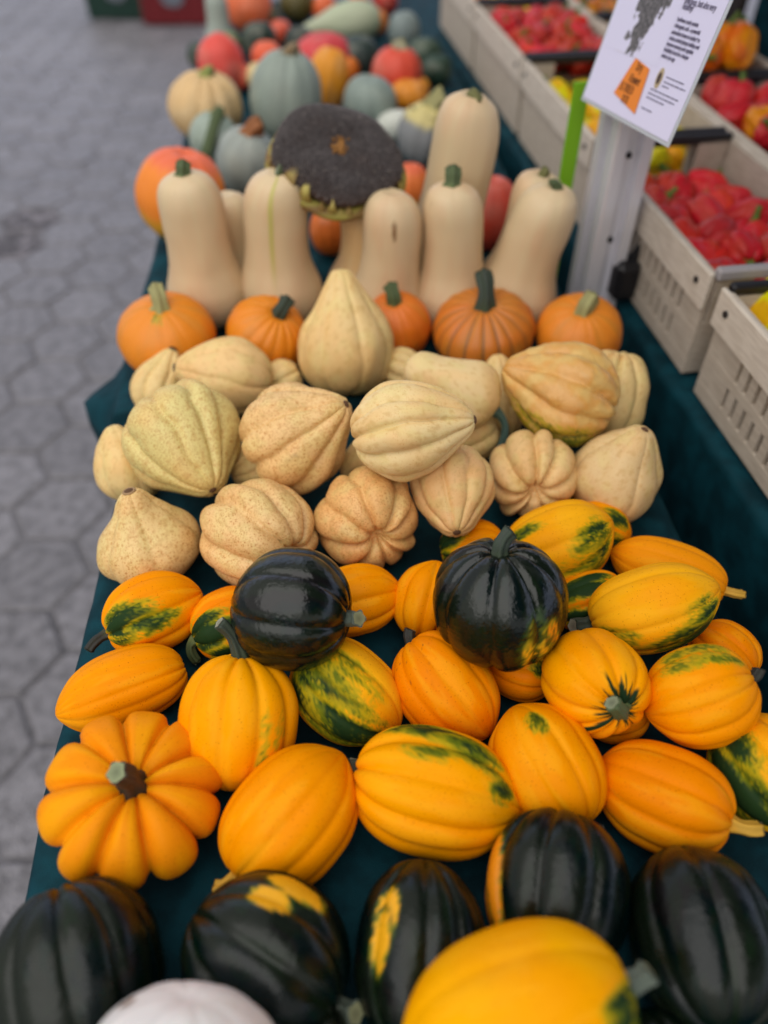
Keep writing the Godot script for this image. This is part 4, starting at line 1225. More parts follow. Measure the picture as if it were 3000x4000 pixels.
	squash("acorn_squash", "plain orange acorn squash with pale pointed tip at the left table edge", "squash", "yellow and orange acorn squashes on the front table", Vector3(-0.2307, 0.7940, -0.3607), Vector3(0.880, -0.055, -0.471), 0.0678, 0.1141, {"prof": "acorn", "style": "yellow", "ribs": 10, "depth": 0.056, "col": [240, 146, 8], "speck": 1})
	squash("acorn_squash", "yellow acorn squash heavily striped dark green with brown specks", "squash", "yellow and orange acorn squashes on the front table", Vector3(-0.0299, 0.8031, -0.3543), Vector3(-0.787, 0.348, -0.509), 0.0829, 0.1070, {"prof": "acorn", "style": "yellow", "ribs": 10, "depth": 0.088, "col": [241, 170, 22], "speck": 2, "patch": [[Vector3(0.91, 0.18, -0.38), 0.55, 1.10, "g"], [Vector3(0.48, 0.43, -0.77), 0.50, 0.75, "g"], [Vector3(0.76, -0.51, -0.39), 0.50, 1.10, "g"], [Vector3(0.09, 0.28, -0.96), 0.40, 0.50, "g"]]})
	squash("acorn_squash", "tall golden acorn squash with a curved dark stem on top", "squash", "yellow and orange acorn squashes on the front table", Vector3(-0.1225, 0.8120, -0.3193), Vector3(0.071, 0.646, -0.760), 0.0983, 0.1115, {"prof": "acorn", "style": "yellow", "ribs": 10, "depth": 0.088, "col": [242, 158, 11], "speck": 1, "patch": [[Vector3(-0.76, 0.04, -0.65), 0.22, 0.40, "g"], [Vector3(-0.69, -0.35, -0.64), 0.20, 0.35, "g"]], "rest": 0.0520, "stem": Vector3(0.0177, 0.0816, -0.0126), "sr": 0.0051, "scol": "dark"})
	squash("acorn_squash", "deep orange acorn squash with brown scabs on its lower side", "squash", "yellow and orange acorn squashes on the front table", Vector3(0.0558, 0.8034, -0.3564), Vector3(-0.641, 0.353, -0.682), 0.0838, 0.1055, {"prof": "acorn", "style": "yellow", "ribs": 10, "depth": 0.069, "col": [234, 130, 8], "speck": 2, "rest": 0.0434, "stem": Vector3(-0.0060, 0.0598, -0.0052), "sr": 0.0053, "scol": "black"})
	squash("acorn_squash", "round golden acorn squash with a faint olive blush at the right", "squash", "yellow and orange acorn squashes on the front table", Vector3(0.2563, 0.8359, -0.3302), Vector3(0.884, 0.460, -0.086), 0.0818, 0.0906, {"prof": "acorn", "style": "yellow", "ribs": 10, "depth": 0.075, "col": [240, 146, 8], "speck": 1, "patch": [[Vector3(0.50, 0.25, -0.83), 0.40, 0.38, "g"], [Vector3(0.22, 0.62, -0.75), 0.30, 0.30, "g"]], "rest": 0.0419, "stem": Vector3(0.0039, 0.0510, -0.0018), "sr": 0.0049, "scol": "black"})
	squash("scalloped_squash", "large orange squash with ten deep lobes like a flower, corky stem facing up", "squash", "yellow and orange acorn squashes on the front table", Vector3(-0.1952, 0.8124, -0.2554), Vector3(0.270, 0.959, 0.086), 0.1383, 0.1012, {"prof": "patty", "style": "yellow", "ribs": 10, "depth": 0.240, "col": [234, 142, 16], "speck": 1, "rest": 0.0524, "stem": Vector3(0.0098, 0.0653, -0.0051), "sr": 0.0079, "scol": "cork"})
	squash("acorn_squash", "smooth orange acorn squash leaning on a yellow stem, tip pointing up right", "squash", "yellow and orange acorn squashes on the front table", Vector3(-0.0707, 0.8067, -0.2452), Vector3(-0.652, -0.225, 0.724), 0.0920, 0.1177, {"prof": "acorn", "style": "yellow", "ribs": 10, "depth": 0.062, "col": [240, 146, 8], "speck": 1, "rest": 0.0467, "stem": Vector3(-0.0067, 0.0744, 0.0027), "sr": 0.0064, "scol": "yellow"})
	squash("acorn_squash", "large yellow acorn squash with green streaks along its upper lobes", "squash", "yellow and orange acorn squashes on the front table", Vector3(0.0406, 0.8090, -0.2621), Vector3(-0.972, 0.036, -0.231), 0.0979, 0.1325, {"prof": "acorn", "style": "yellow", "ribs": 10, "depth": 0.112, "col": [242, 158, 11], "speck": 1, "patch": [[Vector3(-0.70, 0.34, -0.63), 0.28, 0.80, "g"], [Vector3(-0.60, -0.10, -0.80), 0.30, 0.85, "g"], [Vector3(-0.35, -0.39, -0.85), 0.30, 0.70, "g"], [Vector3(-0.18, 0.10, -0.98), 0.20, 0.40, "g"], [Vector3(0.07, -0.77, -0.63), 0.20, 0.50, "g"]], "rest": 0.0490, "stem": Vector3(-0.0063, 0.0681, -0.0062), "sr": 0.0037, "scol": "dark"})
	squash("acorn_squash", "golden acorn squash leaning down to a stem with white cut end", "squash", "yellow and orange acorn squashes on the front table", Vector3(0.1305, 0.8050, -0.2854), Vector3(0.428, -0.179, 0.886), 0.0894, 0.1055, {"prof": "acorn", "style": "yellow", "ribs": 10, "depth": 0.075, "col": [240, 146, 8], "speck": 1, "patch": [[Vector3(-0.08, -0.54, -0.83), 0.20, 0.60, "g"]], "rest": 0.0450, "stem": Vector3(0.0129, 0.0618, 0.0006), "sr": 0.0058, "scol": "cut"})
	squash("acorn_squash", "orange acorn squash with a yellow ribbed stem pointing right", "squash", "yellow and orange acorn squashes on the front table", Vector3(0.2186, 0.8019, -0.2627), Vector3(0.847, 0.147, 0.511), 0.0832, 0.1068, {"prof": "acorn", "style": "yellow", "ribs": 10, "depth": 0.088, "col": [234, 130, 8], "speck": 1, "rest": 0.0419, "stem": Vector3(0.0080, 0.0705, 0.0047), "sr": 0.0056, "scol": "yellow"})
	squash("acorn_squash", "bright yellow acorn squash with green veins at its right end, resting high", "squash", "yellow and orange acorn squashes on the front table", Vector3(0.1786, 0.8063, -0.5241), Vector3(-0.898, -0.413, 0.154), 0.0876, 0.1142, {"prof": "acorn", "style": "yellow", "ribs": 10, "depth": 0.062, "col": [241, 170, 22], "speck": 1, "patch": [[Vector3(0.54, -0.70, -0.47), 0.42, 0.75, "g"], [Vector3(0.87, -0.48, -0.10), 0.40, 0.70, "g"], [Vector3(0.98, 0.08, -0.19), 0.35, 0.50, "g"], [Vector3(0.02, 0.60, -0.80), 0.30, 0.80, "g"]]})
	squash("acorn_squash", "long yellow acorn squash with dark thick stem and green lower right flank", "squash", "yellow and orange acorn squashes on the front table", Vector3(0.2436, 0.8331, -0.4237), Vector3(-0.903, -0.427, 0.042), 0.0778, 0.1168, {"prof": "acorn", "style": "yellow", "ribs": 10, "depth": 0.062, "col": [241, 170, 22], "speck": 1, "patch": [[Vector3(0.90, -0.42, 0.09), 0.45, 0.80, "g"], [Vector3(0.63, -0.72, -0.30), 0.30, 0.60, "g"], [Vector3(0.69, 0.67, -0.27), 0.30, 0.60, "g"]], "rest": 0.0431, "stem": Vector3(0.0004, 0.0734, -0.0058), "sr": 0.0071, "scol": "dark"})
	squash("acorn_squash", "golden acorn squash with a green star around its stem facing forward", "squash", "yellow and orange acorn squashes on the front table", Vector3(0.1763, 0.8315, -0.3477), Vector3(0.206, 0.421, 0.883), 0.0856, 0.0929, {"prof": "acorn", "style": "yellow", "ribs": 10, "depth": 0.094, "col": [242, 158, 11], "speck": 1, "patch": [[Vector3(0.01, 0.99, -0.14), 0.55, 1.00, "s"]], "rest": 0.0435, "stem": Vector3(-0.0149, 0.0583, -0.0200), "sr": 0.0062, "scol": "green"})
	squash("acorn_squash", "glossy dark green acorn squash lying on its side, stem pointing right", "squash", "dark green acorn squashes on the front table", Vector3(-0.0783, 0.8695, -0.3912), Vector3(0.987, -0.009, 0.163), 0.1031, 0.1013, {"prof": "acornd", "style": "dark", "ribs": 9, "depth": 0.070, "col": [30, 38, 30], "crisp": 3.2, "gloss": 1, "rest": 0.0515, "stem": Vector3(-0.0046, 0.0591, -0.0081), "sr": 0.0064, "scol": "grey"})
	squash("acorn_squash", "glossy dark green acorn squash standing upright with an orange patch low on its right", "squash", "dark green acorn squashes on the front table", Vector3(0.0992, 0.8635, -0.4021), Vector3(-0.068, 0.944, -0.322), 0.1148, 0.1104, {"prof": "acornd", "style": "dark", "ribs": 9, "depth": 0.085, "col": [30, 38, 30], "crisp": 3.2, "gloss": 1, "patch": [[Vector3(-0.63, -0.12, -0.77), 0.18, 1.05, "o"], [Vector3(-0.45, -0.18, -0.88), 0.28, 0.32, "y"]], "rest": 0.0555, "stem": Vector3(-0.0094, 0.0668, 0.0064), "sr": 0.0064, "scol": "dark"})
	squash("acorn_squash", "pale cream acorn squash half hidden at the left edge of the heap", "squash", "cream speckled acorn squashes heaped in the middle", Vector3(-0.2913, 0.8032, -0.6484), Vector3(0.265, -0.868, 0.420), 0.0725, 0.0904, {"prof": "nub", "style": "cream", "ribs": 7, "depth": 0.068, "col": [226, 196, 134]})
	squash("acorn_squash", "cream acorn squash in the dark gap in the middle of the heap", "squash", "cream speckled acorn squashes heaped in the middle", Vector3(-0.1430, 0.7945, -0.6516), Vector3(0.928, 0.151, -0.342), 0.0691, 0.0657, {"prof": "nub", "style": "cream", "ribs": 9, "depth": 0.135, "col": [226, 196, 134]})
	squash("acorn_squash", "cream acorn squash in shade under the two striped ones", "squash", "cream speckled acorn squashes heaped in the middle", Vector3(-0.0156, 0.7961, -0.6522), Vector3(0.940, 0.242, -0.243), 0.0723, 0.0716, {"prof": "nub", "style": "cream", "ribs": 9, "depth": 0.135, "col": [226, 196, 134]})
	squash("acorn_squash", "cream acorn squash low in the heap behind a long green stem", "squash", "cream speckled acorn squashes heaped in the middle", Vector3(0.1012, 0.7937, -0.7082), Vector3(0.934, 0.327, -0.142), 0.0666, 0.0746, {"prof": "nub", "style": "cream", "ribs": 9, "depth": 0.135, "col": [226, 196, 134]})
	squash("acorn_squash", "small cream squash glimpsed below the orange pumpkin", "squash", "cream speckled acorn squashes heaped in the middle", Vector3(-0.1378, 0.7873, -0.8236), Vector3(0.858, 0.335, -0.389), 0.0534, 0.0623, {"prof": "nub", "style": "cream", "ribs": 9, "depth": 0.135, "col": [226, 196, 134]})
	squash("acorn_squash", "cream squash glimpsed left of the smooth pale one", "squash", "cream speckled acorn squashes heaped in the middle", Vector3(0.0310, 0.7892, -0.8465), Vector3(-0.939, 0.263, -0.221), 0.0576, 0.0697, {"prof": "nub", "style": "cream", "ribs": 9, "depth": 0.135, "col": [226, 196, 134]})
	squash("acorn_squash", "narrow cream acorn squash standing behind the warty tan one", "squash", "cream speckled acorn squashes heaped in the middle", Vector3(0.1442, 0.8050, -0.7705), Vector3(0.103, -0.783, 0.614), 0.0670, 0.1019, {"prof": "nub", "style": "cream", "ribs": 9, "depth": 0.135, "col": [226, 196, 134]})
	squash("acorn_squash", "cream acorn squash with dark tip leaning on the leftmost pumpkin", "squash", "cream speckled acorn squashes heaped in the middle", Vector3(-0.2856, 0.7993, -0.8061), Vector3(-0.360, -0.687, 0.631), 0.0667, 0.0901, {"prof": "nub", "style": "cream", "ribs": 7, "depth": 0.135, "col": [226, 196, 134], "rest": 0.0393, "scar": "dark"})
	squash("acorn_squash", "ribbed cream acorn squash at the right behind the warty tan one", "squash", "cream speckled acorn squashes heaped in the middle", Vector3(0.2727, 0.8166, -0.7488), Vector3(0.148, 0.901, -0.408), 0.0966, 0.1167, {"prof": "acornd", "style": "cream", "ribs": 9, "depth": 0.149, "col": [226, 196, 134]})
	squash("acorn_squash", "pear-shaped speckled cream acorn squash, tip pointing up left, front left of heap", "squash", "cream speckled acorn squashes heaped in the middle", Vector3(-0.2408, 0.8130, -0.5283), Vector3(0.163, -0.965, 0.205), 0.1034, 0.1062, {"prof": "pear", "style": "cream", "ribs": 6, "depth": 0.081, "col": [226, 196, 134], "speck": 2, "rest": 0.0530, "scar": "ring"})
	squash("acorn_squash", "plump speckled cream acorn squash with hollow stem end to the right", "squash", "cream speckled acorn squashes heaped in the middle", Vector3(-0.1299, 0.8176, -0.5266), Vector3(0.760, 0.127, 0.637), 0.1152, 0.1208, {"prof": "acornc", "style": "cream", "ribs": 9, "depth": 0.176, "col": [228, 190, 130], "speck": 3})
	squash("acorn_squash", "speckled cream acorn squash showing its star-shaped stem hollow", "squash", "cream speckled acorn squashes heaped in the middle", Vector3(-0.0190, 0.8141, -0.5533), Vector3(0.316, 0.264, 0.911), 0.1090, 0.0980, {"prof": "acornc", "style": "cream", "ribs": 9, "depth": 0.176, "col": [228, 178, 112], "speck": 3})
	squash("acorn_squash", "peach cream acorn squash with its pointed tip facing down front", "squash", "cream speckled acorn squashes heaped in the middle", Vector3(0.0694, 0.8361, -0.5666), Vector3(-0.056, 0.123, -0.991), 0.0879, 0.1015, {"prof": "nub", "style": "cream", "ribs": 9, "depth": 0.135, "col": [226, 182, 124], "speck": 1, "rest": 0.0441, "scar": "dot"})
	squash("acorn_squash", "cream acorn squash with ten deep lobes round its stem hollow, right of heap", "squash", "cream speckled acorn squashes heaped in the middle", Vector3(0.1641, 0.8110, -0.6245), Vector3(-0.096, 0.224, 0.970), 0.1022, 0.0970, {"prof": "acornc", "style": "cream", "ribs": 9, "depth": 0.203, "col": [228, 190, 130], "speck": 1})
	squash("acorn_squash", "pear-shaped cream acorn squash at the right front of the heap", "squash", "cream speckled acorn squashes heaped in the middle", Vector3(0.2576, 0.8167, -0.6198), Vector3(-0.285, -0.954, 0.095), 0.1021, 0.1145, {"prof": "nub", "style": "cream", "ribs": 8, "depth": 0.068, "col": [218, 188, 136], "speck": 1, "rest": 0.0567, "scar": "dot"})
	squash("acorn_squash", "smooth pale neck-shaped squash with a long curved green stem", "squash", "cream speckled acorn squashes heaped in the middle", Vector3(0.0772, 0.8577, -0.7176), Vector3(0.880, -0.332, 0.341), 0.0829, 0.1177, {"prof": "neck", "style": "cream", "ribs": 6, "depth": 0.027, "col": [224, 196, 142], "rest": 0.0437, "stem": Vector3(-0.0327, 0.0819, 0.0410), "sr": 0.0041, "scol": "bluegreen"})
	squash("acorn_squash", "cream acorn squash with dark tip pointing left before the orange pumpkins", "squash", "cream speckled acorn squashes heaped in the middle", Vector3(-0.1992, 0.8198, -0.7917), Vector3(0.965, -0.256, -0.058), 0.0978, 0.1211, {"prof": "nub", "style": "cream", "ribs": 8, "depth": 0.081, "col": [228, 190, 130], "rest": 0.0498, "scar": "dark"})
	squash("acorn_squash", "large greenish cream speckled acorn squash with tip pointing down right", "squash", "cream speckled acorn squashes heaped in the middle", Vector3(-0.2132, 0.8422, -0.6336), Vector3(-0.515, 0.262, -0.816), 0.1285, 0.1283, {"prof": "nub", "style": "cream", "ribs": 9, "depth": 0.149, "col": [218, 202, 132], "speck": 3, "patch": [[Vector3(-0.52, -0.31, -0.80), 0.08, 0.50, "b"]], "rest": 0.0642, "scar": "dot"})
	squash("acorn_squash", "large speckled cream acorn squash with tip pointing up right", "squash", "cream speckled acorn squashes heaped in the middle", Vector3(-0.0881, 0.8585, -0.6367), Vector3(-0.771, -0.634, -0.058), 0.1234, 0.1274, {"prof": "nub", "style": "cream", "ribs": 8, "depth": 0.162, "col": [228, 190, 130], "speck": 2, "patch": [[Vector3(0.86, -0.43, 0.25), 0.22, 0.35, "b"], [Vector3(0.95, -0.24, -0.18), 0.12, 0.40, "b"]], "rest": 0.0625, "scar": "dot"})
	squash("acorn_squash", "strongly ribbed cream acorn squash with tip pointing right", "squash", "cream speckled acorn squashes heaped in the middle", Vector3(0.0287, 0.9079, -0.5796), Vector3(-0.969, -0.245, -0.025), 0.0983, 0.1207, {"prof": "nub", "style": "cream", "ribs": 11, "depth": 0.162, "col": [228, 202, 146], "speck": 1, "rest": 0.0499, "scar": "dot"})
	squash("acorn_squash", "tall pear-shaped cream acorn squash standing up before the pumpkins", "squash", "cream speckled acorn squashes heaped in the middle", Vector3(-0.0524, 0.8375, -0.8578), Vector3(0.027, -0.908, 0.418), 0.1240, 0.1608, {"prof": "pear", "style": "cream", "ribs": 9, "depth": 0.081, "col": [224, 194, 134], "speck": 1})
	squash("acorn_squash", "warty golden tan acorn squash with a green underside", "squash", "cream speckled acorn squashes heaped in the middle", Vector3(0.1969, 0.8621, -0.7064), Vector3(0.905, -0.179, 0.386), 0.1157, 0.1338, {"prof": "nub", "style": "warty", "ribs": 8, "depth": 0.176, "col": [210, 154, 74], "patch": [[Vector3(-0.53, -0.25, -0.81), 0.07, 0.70, "b"], [Vector3(-0.58, -0.38, -0.72), 0.05, 0.70, "b"], [Vector3(-0.85, 0.15, 0.51), 0.60, 0.55, "g"], [Vector3(-0.55, -0.53, 0.64), 0.35, 0.30, "g"]]})
	squash("pumpkin", "plain round orange pumpkin at the left end of the pumpkin row", "pumpkin", "small orange pumpkins in a row", Vector3(-0.2920, 0.8112, -0.8930), Vector3(0.042, 0.989, 0.139), 0.1296, 0.1017, {"prof": "round", "style": "pumpkin", "ribs": 14, "depth": 0.012, "col": [222, 132, 18], "patch": [[Vector3(0.01, 0.94, -0.34), 0.18, 0.28, "g"], [Vector3(-0.30, 0.11, -0.95), 0.15, 0.30, "g"]], "rest": 0.0512, "stem": Vector3(0.0063, 0.0646, 0.0190), "sr": 0.0098, "scol": "pale"})
	squash("pumpkin", "small orange pumpkin second from the left, dark stem, behind the tall pear shape", "pumpkin", "small orange pumpkins in a row", Vector3(-0.1582, 0.8085, -0.9005), Vector3(0.465, 0.870, 0.161), 0.1099, 0.0926, {"prof": "pumpkin", "style": "pumpkin", "ribs": 16, "depth": 0.035, "col": [222, 132, 18], "rest": 0.0485, "stem": Vector3(0.0140, 0.0588, -0.0000), "sr": 0.0092, "scol": "dark"})
	squash("pumpkin", "reddish orange pumpkin right of the tall pear-shaped squash", "pumpkin", "small orange pumpkins in a row", Vector3(0.0169, 0.8072, -0.9233), Vector3(-0.088, 0.981, 0.170), 0.0907, 0.0945, {"prof": "pumpkin", "style": "pumpkin", "ribs": 14, "depth": 0.020, "col": [216, 112, 24], "rest": 0.0472, "stem": Vector3(0.0033, 0.0579, 0.0151), "sr": 0.0092, "scol": "green"})
	squash("pumpkin", "brownish orange pumpkin with dark vertical lines and a tall straight stem", "pumpkin", "small orange pumpkins in a row", Vector3(0.1366, 0.8083, -0.9123), Vector3(-0.097, 0.983, 0.159), 0.1383, 0.0947, {"prof": "pumpkin", "style": "pumpkin", "ribs": 18, "depth": 0.045, "col": [196, 116, 36], "lines": 1, "rest": 0.0483, "stem": Vector3(-0.0010, 0.0694, 0.0314), "sr": 0.0109, "scol": "dark"})
	squash("pumpkin", "plain orange pumpkin at the right end of the pumpkin row, pale stem", "pumpkin", "small orange pumpkins in a row", Vector3(0.2660, 0.8069, -0.9076), Vector3(-0.078, 0.969, 0.235), 0.1144, 0.0923, {"prof": "pumpkin", "style": "pumpkin", "ribs": 14, "depth": 0.015, "col": [224, 132, 30], "rest": 0.0469, "stem": Vector3(-0.0114, 0.0529, 0.0126), "sr": 0.0113, "scol": "pale"})
	squash("butternut_squash", "butternut squash half hidden behind the leftmost one", "squash", "butternut squashes standing in a row", Vector3(-0.2218, 0.8431, -1.0812), Vector3(-0.025, 1.000, 0.017), 0.0852, 0.1663, {"prof": "butternut", "style": "tan", "ribs": 6, "depth": 0.012, "col": [208, 184, 146]})
	squash("butternut_squash", "shaded butternut squash beneath the left side of the sunflower head", "squash", "butternut squashes standing in a row", Vector3(-0.0294, 0.8502, -1.0531), Vector3(0.074, 0.997, -0.020), 0.1130, 0.1806, {"prof": "butternut", "style": "tan", "ribs": 6, "depth": 0.012, "col": [210, 176, 124]})
	squash("butternut_squash", "leftmost butternut squash, straight neck and short green stem", "squash", "butternut squashes standing in a row", Vector3(-0.2585, 0.8725, -1.0095), Vector3(-0.020, 1.000, 0.016), 0.1157, 0.2251, {"prof": "butternut", "style": "tan", "ribs": 6, "depth": 0.012, "col": [208, 184, 146], "patch": [[Vector3(0.16, 0.83, -0.54), 0.10, 0.35, "b"]], "rest": 0.1125, "stem": Vector3(-0.0024, 0.1185, 0.0064), "sr": 0.0092, "scol": "green"})
	squash("butternut_squash", "butternut squash with a faint green stripe down its neck", "squash", "butternut squashes standing in a row", Vector3(-0.1398, 0.8711, -1.0190), Vector3(0.024, 1.000, 0.001), 0.1175, 0.2223, {"prof": "butternut", "style": "tan", "ribs": 6, "depth": 0.012, "col": [208, 184, 146], "stripe": 1, "rest": 0.1111, "stem": Vector3(0.0026, 0.1106, -0.0005), "sr": 0.0098, "scol": "green"})
	squash("butternut_squash", "stemless looking butternut squash under the right side of the sunflower head", "squash", "butternut squashes standing in a row", Vector3(0.0003, 0.8620, -0.9964), Vector3(0.094, 0.995, -0.031), 0.1084, 0.2048, {"prof": "butternut", "style": "tan", "ribs": 6, "depth": 0.012, "col": [208, 184, 146], "patch": [[Vector3(-0.05, 0.66, -0.75), 0.10, 0.60, "b"]]})
	squash("butternut_squash", "tallest butternut squash, towering behind the others, stem bent right", "squash", "butternut squashes standing in a row", Vector3(0.0918, 0.9083, -1.0843), Vector3(0.158, 0.987, 0.021), 0.1212, 0.2997, {"prof": "butternut", "style": "tan", "ribs": 6, "depth": 0.012, "col": [208, 184, 146], "rest": 0.1483, "stem": Vector3(-0.0062, 0.1387, -0.0128), "sr": 0.0092, "scol": "olive"})
	squash("butternut_squash", "butternut squash with a thick dark stem in front of the tallest one", "squash", "butternut squashes standing in a row", Vector3(0.0884, 0.8655, -1.0031), Vector3(-0.003, 1.000, -0.027), 0.1084, 0.2110, {"prof": "butternut", "style": "tan", "ribs": 6, "depth": 0.012, "col": [208, 184, 146], "patch": [[Vector3(0.51, 0.77, -0.40), 0.08, 0.50, "b"], [Vector3(-0.13, 0.24, -0.96), 0.12, 0.35, "b"]], "rest": 0.1055, "stem": Vector3(-0.0015, 0.1170, 0.0112), "sr": 0.0103, "scol": "green"})
	squash("butternut_squash", "butternut squash behind the rightmost one, leaning right", "squash", "butternut squashes standing in a row", Vector3(0.1946, 0.8648, -1.0454), Vector3(0.172, 0.984, 0.035), 0.1060, 0.2120, {"prof": "butternut", "style": "tan", "ribs": 6, "depth": 0.012, "col": [208, 184, 146], "rest": 0.1048, "stem": Vector3(-0.0035, 0.1089, 0.0025), "sr": 0.0069, "scol": "olive"})
	squash("butternut_squash", "rightmost butternut squash beside the lime green strip", "squash", "butternut squashes standing in a row", Vector3(0.2077, 0.8649, -1.0043), Vector3(0.165, 0.986, 0.021), 0.1165, 0.2118, {"prof": "butternut", "style": "tan", "ribs": 6, "depth": 0.012, "col": [208, 184, 146], "patch": [[Vector3(0.37, 0.46, -0.80), 0.10, 0.40, "b"]], "rest": 0.1049, "stem": Vector3(0.0076, 0.1026, -0.0022), "sr": 0.0092, "scol": "green"})
	squash("pumpkin", "red-topped orange pumpkin with yellow green base at the left table edge", "pumpkin", "mixed squashes heaped at the far end", Vector3(-0.3366, 0.8352, -1.2754), Vector3(0.239, 0.966, -0.100), 0.1469, 0.1506, {"prof": "pumpkin", "style": "turban", "ribs": 9, "depth": 0.040, "col": [228, 128, 32], "res": 0.6})
	squash("squash", "small grey green squash behind the blue grey one, left", "squash", "mixed squashes heaped at the far end", Vector3(-0.3398, 0.8085, -1.6049), Vector3(0.305, 0.951, -0.038), 0.0938, 0.0973, {"prof": "pumpkin", "style": "plain", "ribs": 10, "depth": 0.050, "col": [146, 160, 148], "res": 0.6, "rest": 0.0485, "stem": Vector3(0.0042, -0.0094, -0.0759), "sr": 0.0103, "scol": "green"})
	squash("squash", "round blue grey squash with an orange brown stem", "squash", "mixed squashes heaped at the far end", Vector3(-0.2551, 0.8207, -1.4579), Vector3(0.229, 0.965, 0.127), 0.1138, 0.1219, {"prof": "pumpkin", "style": "plain", "ribs": 10, "depth": 0.025, "col": [142, 150, 144], "res": 0.6, "rest": 0.0607, "stem": Vector3(-0.0174, 0.0708, 0.0079), "sr": 0.0161, "scol": "rust"})
	squash("pumpkin", "ribbed tan pumpkin at the left edge of the far table", "pumpkin", "mixed squashes heaped at the far end", Vector3(-0.3693, 0.8284, -1.7232), Vector3(0.100, 0.995, 0.021), 0.1546, 0.1367, {"prof": "pumpkin", "style": "plain", "ribs": 10, "depth": 0.090, "col": [210, 176, 124], "res": 0.6, "rest": 0.0684, "stem": Vector3(-0.0152, 0.0663, -0.0037), "sr": 0.0138, "scol": "lime"})
	squash("squash", "coral red teardrop squash behind the tan pumpkin", "squash", "mixed squashes heaped at the far end", Vector3(-0.3897, 0.8209, -2.0567), Vector3(0.034, -0.965, 0.260), 0.1103, 0.1226, {"prof": "acorn", "style": "plain", "ribs": 10, "depth": 0.020, "col": [216, 74, 62], "res": 0.6})
	squash("squash", "small orange red squash in the far heap between the red one and the grey one", "squash", "mixed squashes heaped at the far end", Vector3(-0.2906, 0.8026, -2.1378), Vector3(0.034, 0.999, -0.008), 0.0809, 0.0851, {"prof": "pumpkin", "style": "plain", "ribs": 10, "depth": 0.050, "col": [226, 96, 58], "res": 0.6})
	squash("squash", "small pale cream squash in the far heap", "squash", "mixed squashes heaped at the far end", Vector3(-0.2980, 0.7912, -2.0483), Vector3(0.036, 0.999, -0.025), 0.0768, 0.0623, {"prof": "pumpkin", "style": "plain", "ribs": 10, "depth": 0.050, "col": [208, 190, 136], "res": 0.6})
	squash("squash", "big grey green squash with a thick brown stem behind the sunflower head", "squash", "mixed squashes heaped at the far end", Vector3(-0.2017, 0.8488, -1.7153), Vector3(0.162, 0.985, -0.057), 0.1463, 0.1784, {"prof": "pumpkin", "style": "plain", "ribs": 10, "depth": 0.050, "col": [138, 150, 140], "res": 0.6, "rest": 0.0888, "stem": Vector3(-0.0125, 0.0833, -0.0073), "sr": 0.0184, "scol": "tanstem"})
	squash("squash", "amber yellow squash wedged behind the grey green ones", "squash", "mixed squashes heaped at the far end", Vector3(-0.1271, 0.8302, -1.8765), Vector3(0.266, 0.956, -0.122), 0.0922, 0.1441, {"prof": "pumpkin", "style": "plain", "ribs": 10, "depth": 0.050, "col": [226, 146, 20], "res": 0.6})
	squash("squash", "rose red squash behind the amber yellow one", "squash", "mixed squashes heaped at the far end", Vector3(-0.1462, 0.8110, -2.1369), Vector3(0.017, 1.000, -0.003), 0.1445, 0.1020, {"prof": "pumpkin", "style": "plain", "ribs": 10, "depth": 0.050, "col": [206, 62, 66], "res": 0.6})
	squash("squash", "low grey squash behind the right side of the sunflower head", "squash", "mixed squashes heaped at the far end", Vector3(-0.0336, 0.8129, -1.7996), Vector3(0.088, 0.995, 0.038), 0.1170, 0.1057, {"prof": "pumpkin", "style": "plain", "ribs": 10, "depth": 0.030, "col": [136, 150, 142], "res": 0.6})
	squash("squash", "coral red squash with a pale round stem in the far heap", "squash", "mixed squashes heaped at the far end", Vector3(0.0309, 0.8156, -1.9917), Vector3(0.080, 0.997, -0.017), 0.1172, 0.1111, {"prof": "pumpkin", "style": "plain", "ribs": 10, "depth": 0.050, "col": [220, 80, 58], "res": 0.6, "rest": 0.0556, "stem": Vector3(0.0016, 0.0509, -0.0045), "sr": 0.0196, "scol": "pale"})
	squash("squash", "orange squash below the coral red one in the far heap", "squash", "mixed squashes heaped at the far end", Vector3(0.0574, 0.7948, -1.8987), Vector3(0.029, 0.991, -0.128), 0.0889, 0.0692, {"prof": "pumpkin", "style": "plain", "ribs": 10, "depth": 0.050, "col": [228, 142, 30], "res": 0.6})
	squash("pumpkin", "round salmon orange pumpkin at the top of the far heap", "pumpkin", "mixed squashes heaped at the far end", Vector3(-0.3822, 0.8268, -2.5446), Vector3(0.025, 0.999, -0.045), 0.1335, 0.1335, {"prof": "pumpkin", "style": "plain", "ribs": 10, "depth": 0.020, "col": [230, 112, 66], "res": 0.6})
	squash("gourd", "long pale green gourd with a pointed end in the far heap", "gourd", "mixed squashes heaped at the far end", Vector3(-0.1158, 0.8126, -2.4226), Vector3(0.989, 0.125, -0.077), 0.1023, 0.2209, {"prof": "pear", "style": "plain", "ribs": 10, "depth": 0.020, "col": [176, 186, 156], "res": 0.6})
	squash("squash", "small orange squash beside the long pale gourd", "squash", "mixed squashes heaped at the far end", Vector3(-0.0191, 0.7915, -2.5302), Vector3(0.001, 0.998, -0.058), 0.0630, 0.0630, {"prof": "pumpkin", "style": "plain", "ribs": 10, "depth": 0.050, "col": [226, 130, 40], "res": 0.6})
	squash("squash", "grey squash at the right end of the long pale gourd", "squash", "mixed squashes heaped at the far end", Vector3(0.0533, 0.8061, -2.3858), Vector3(-0.004, 0.998, -0.065), 0.0854, 0.0923, {"prof": "pumpkin", "style": "plain", "ribs": 10, "depth": 0.050, "col": [128, 142, 140], "res": 0.6})
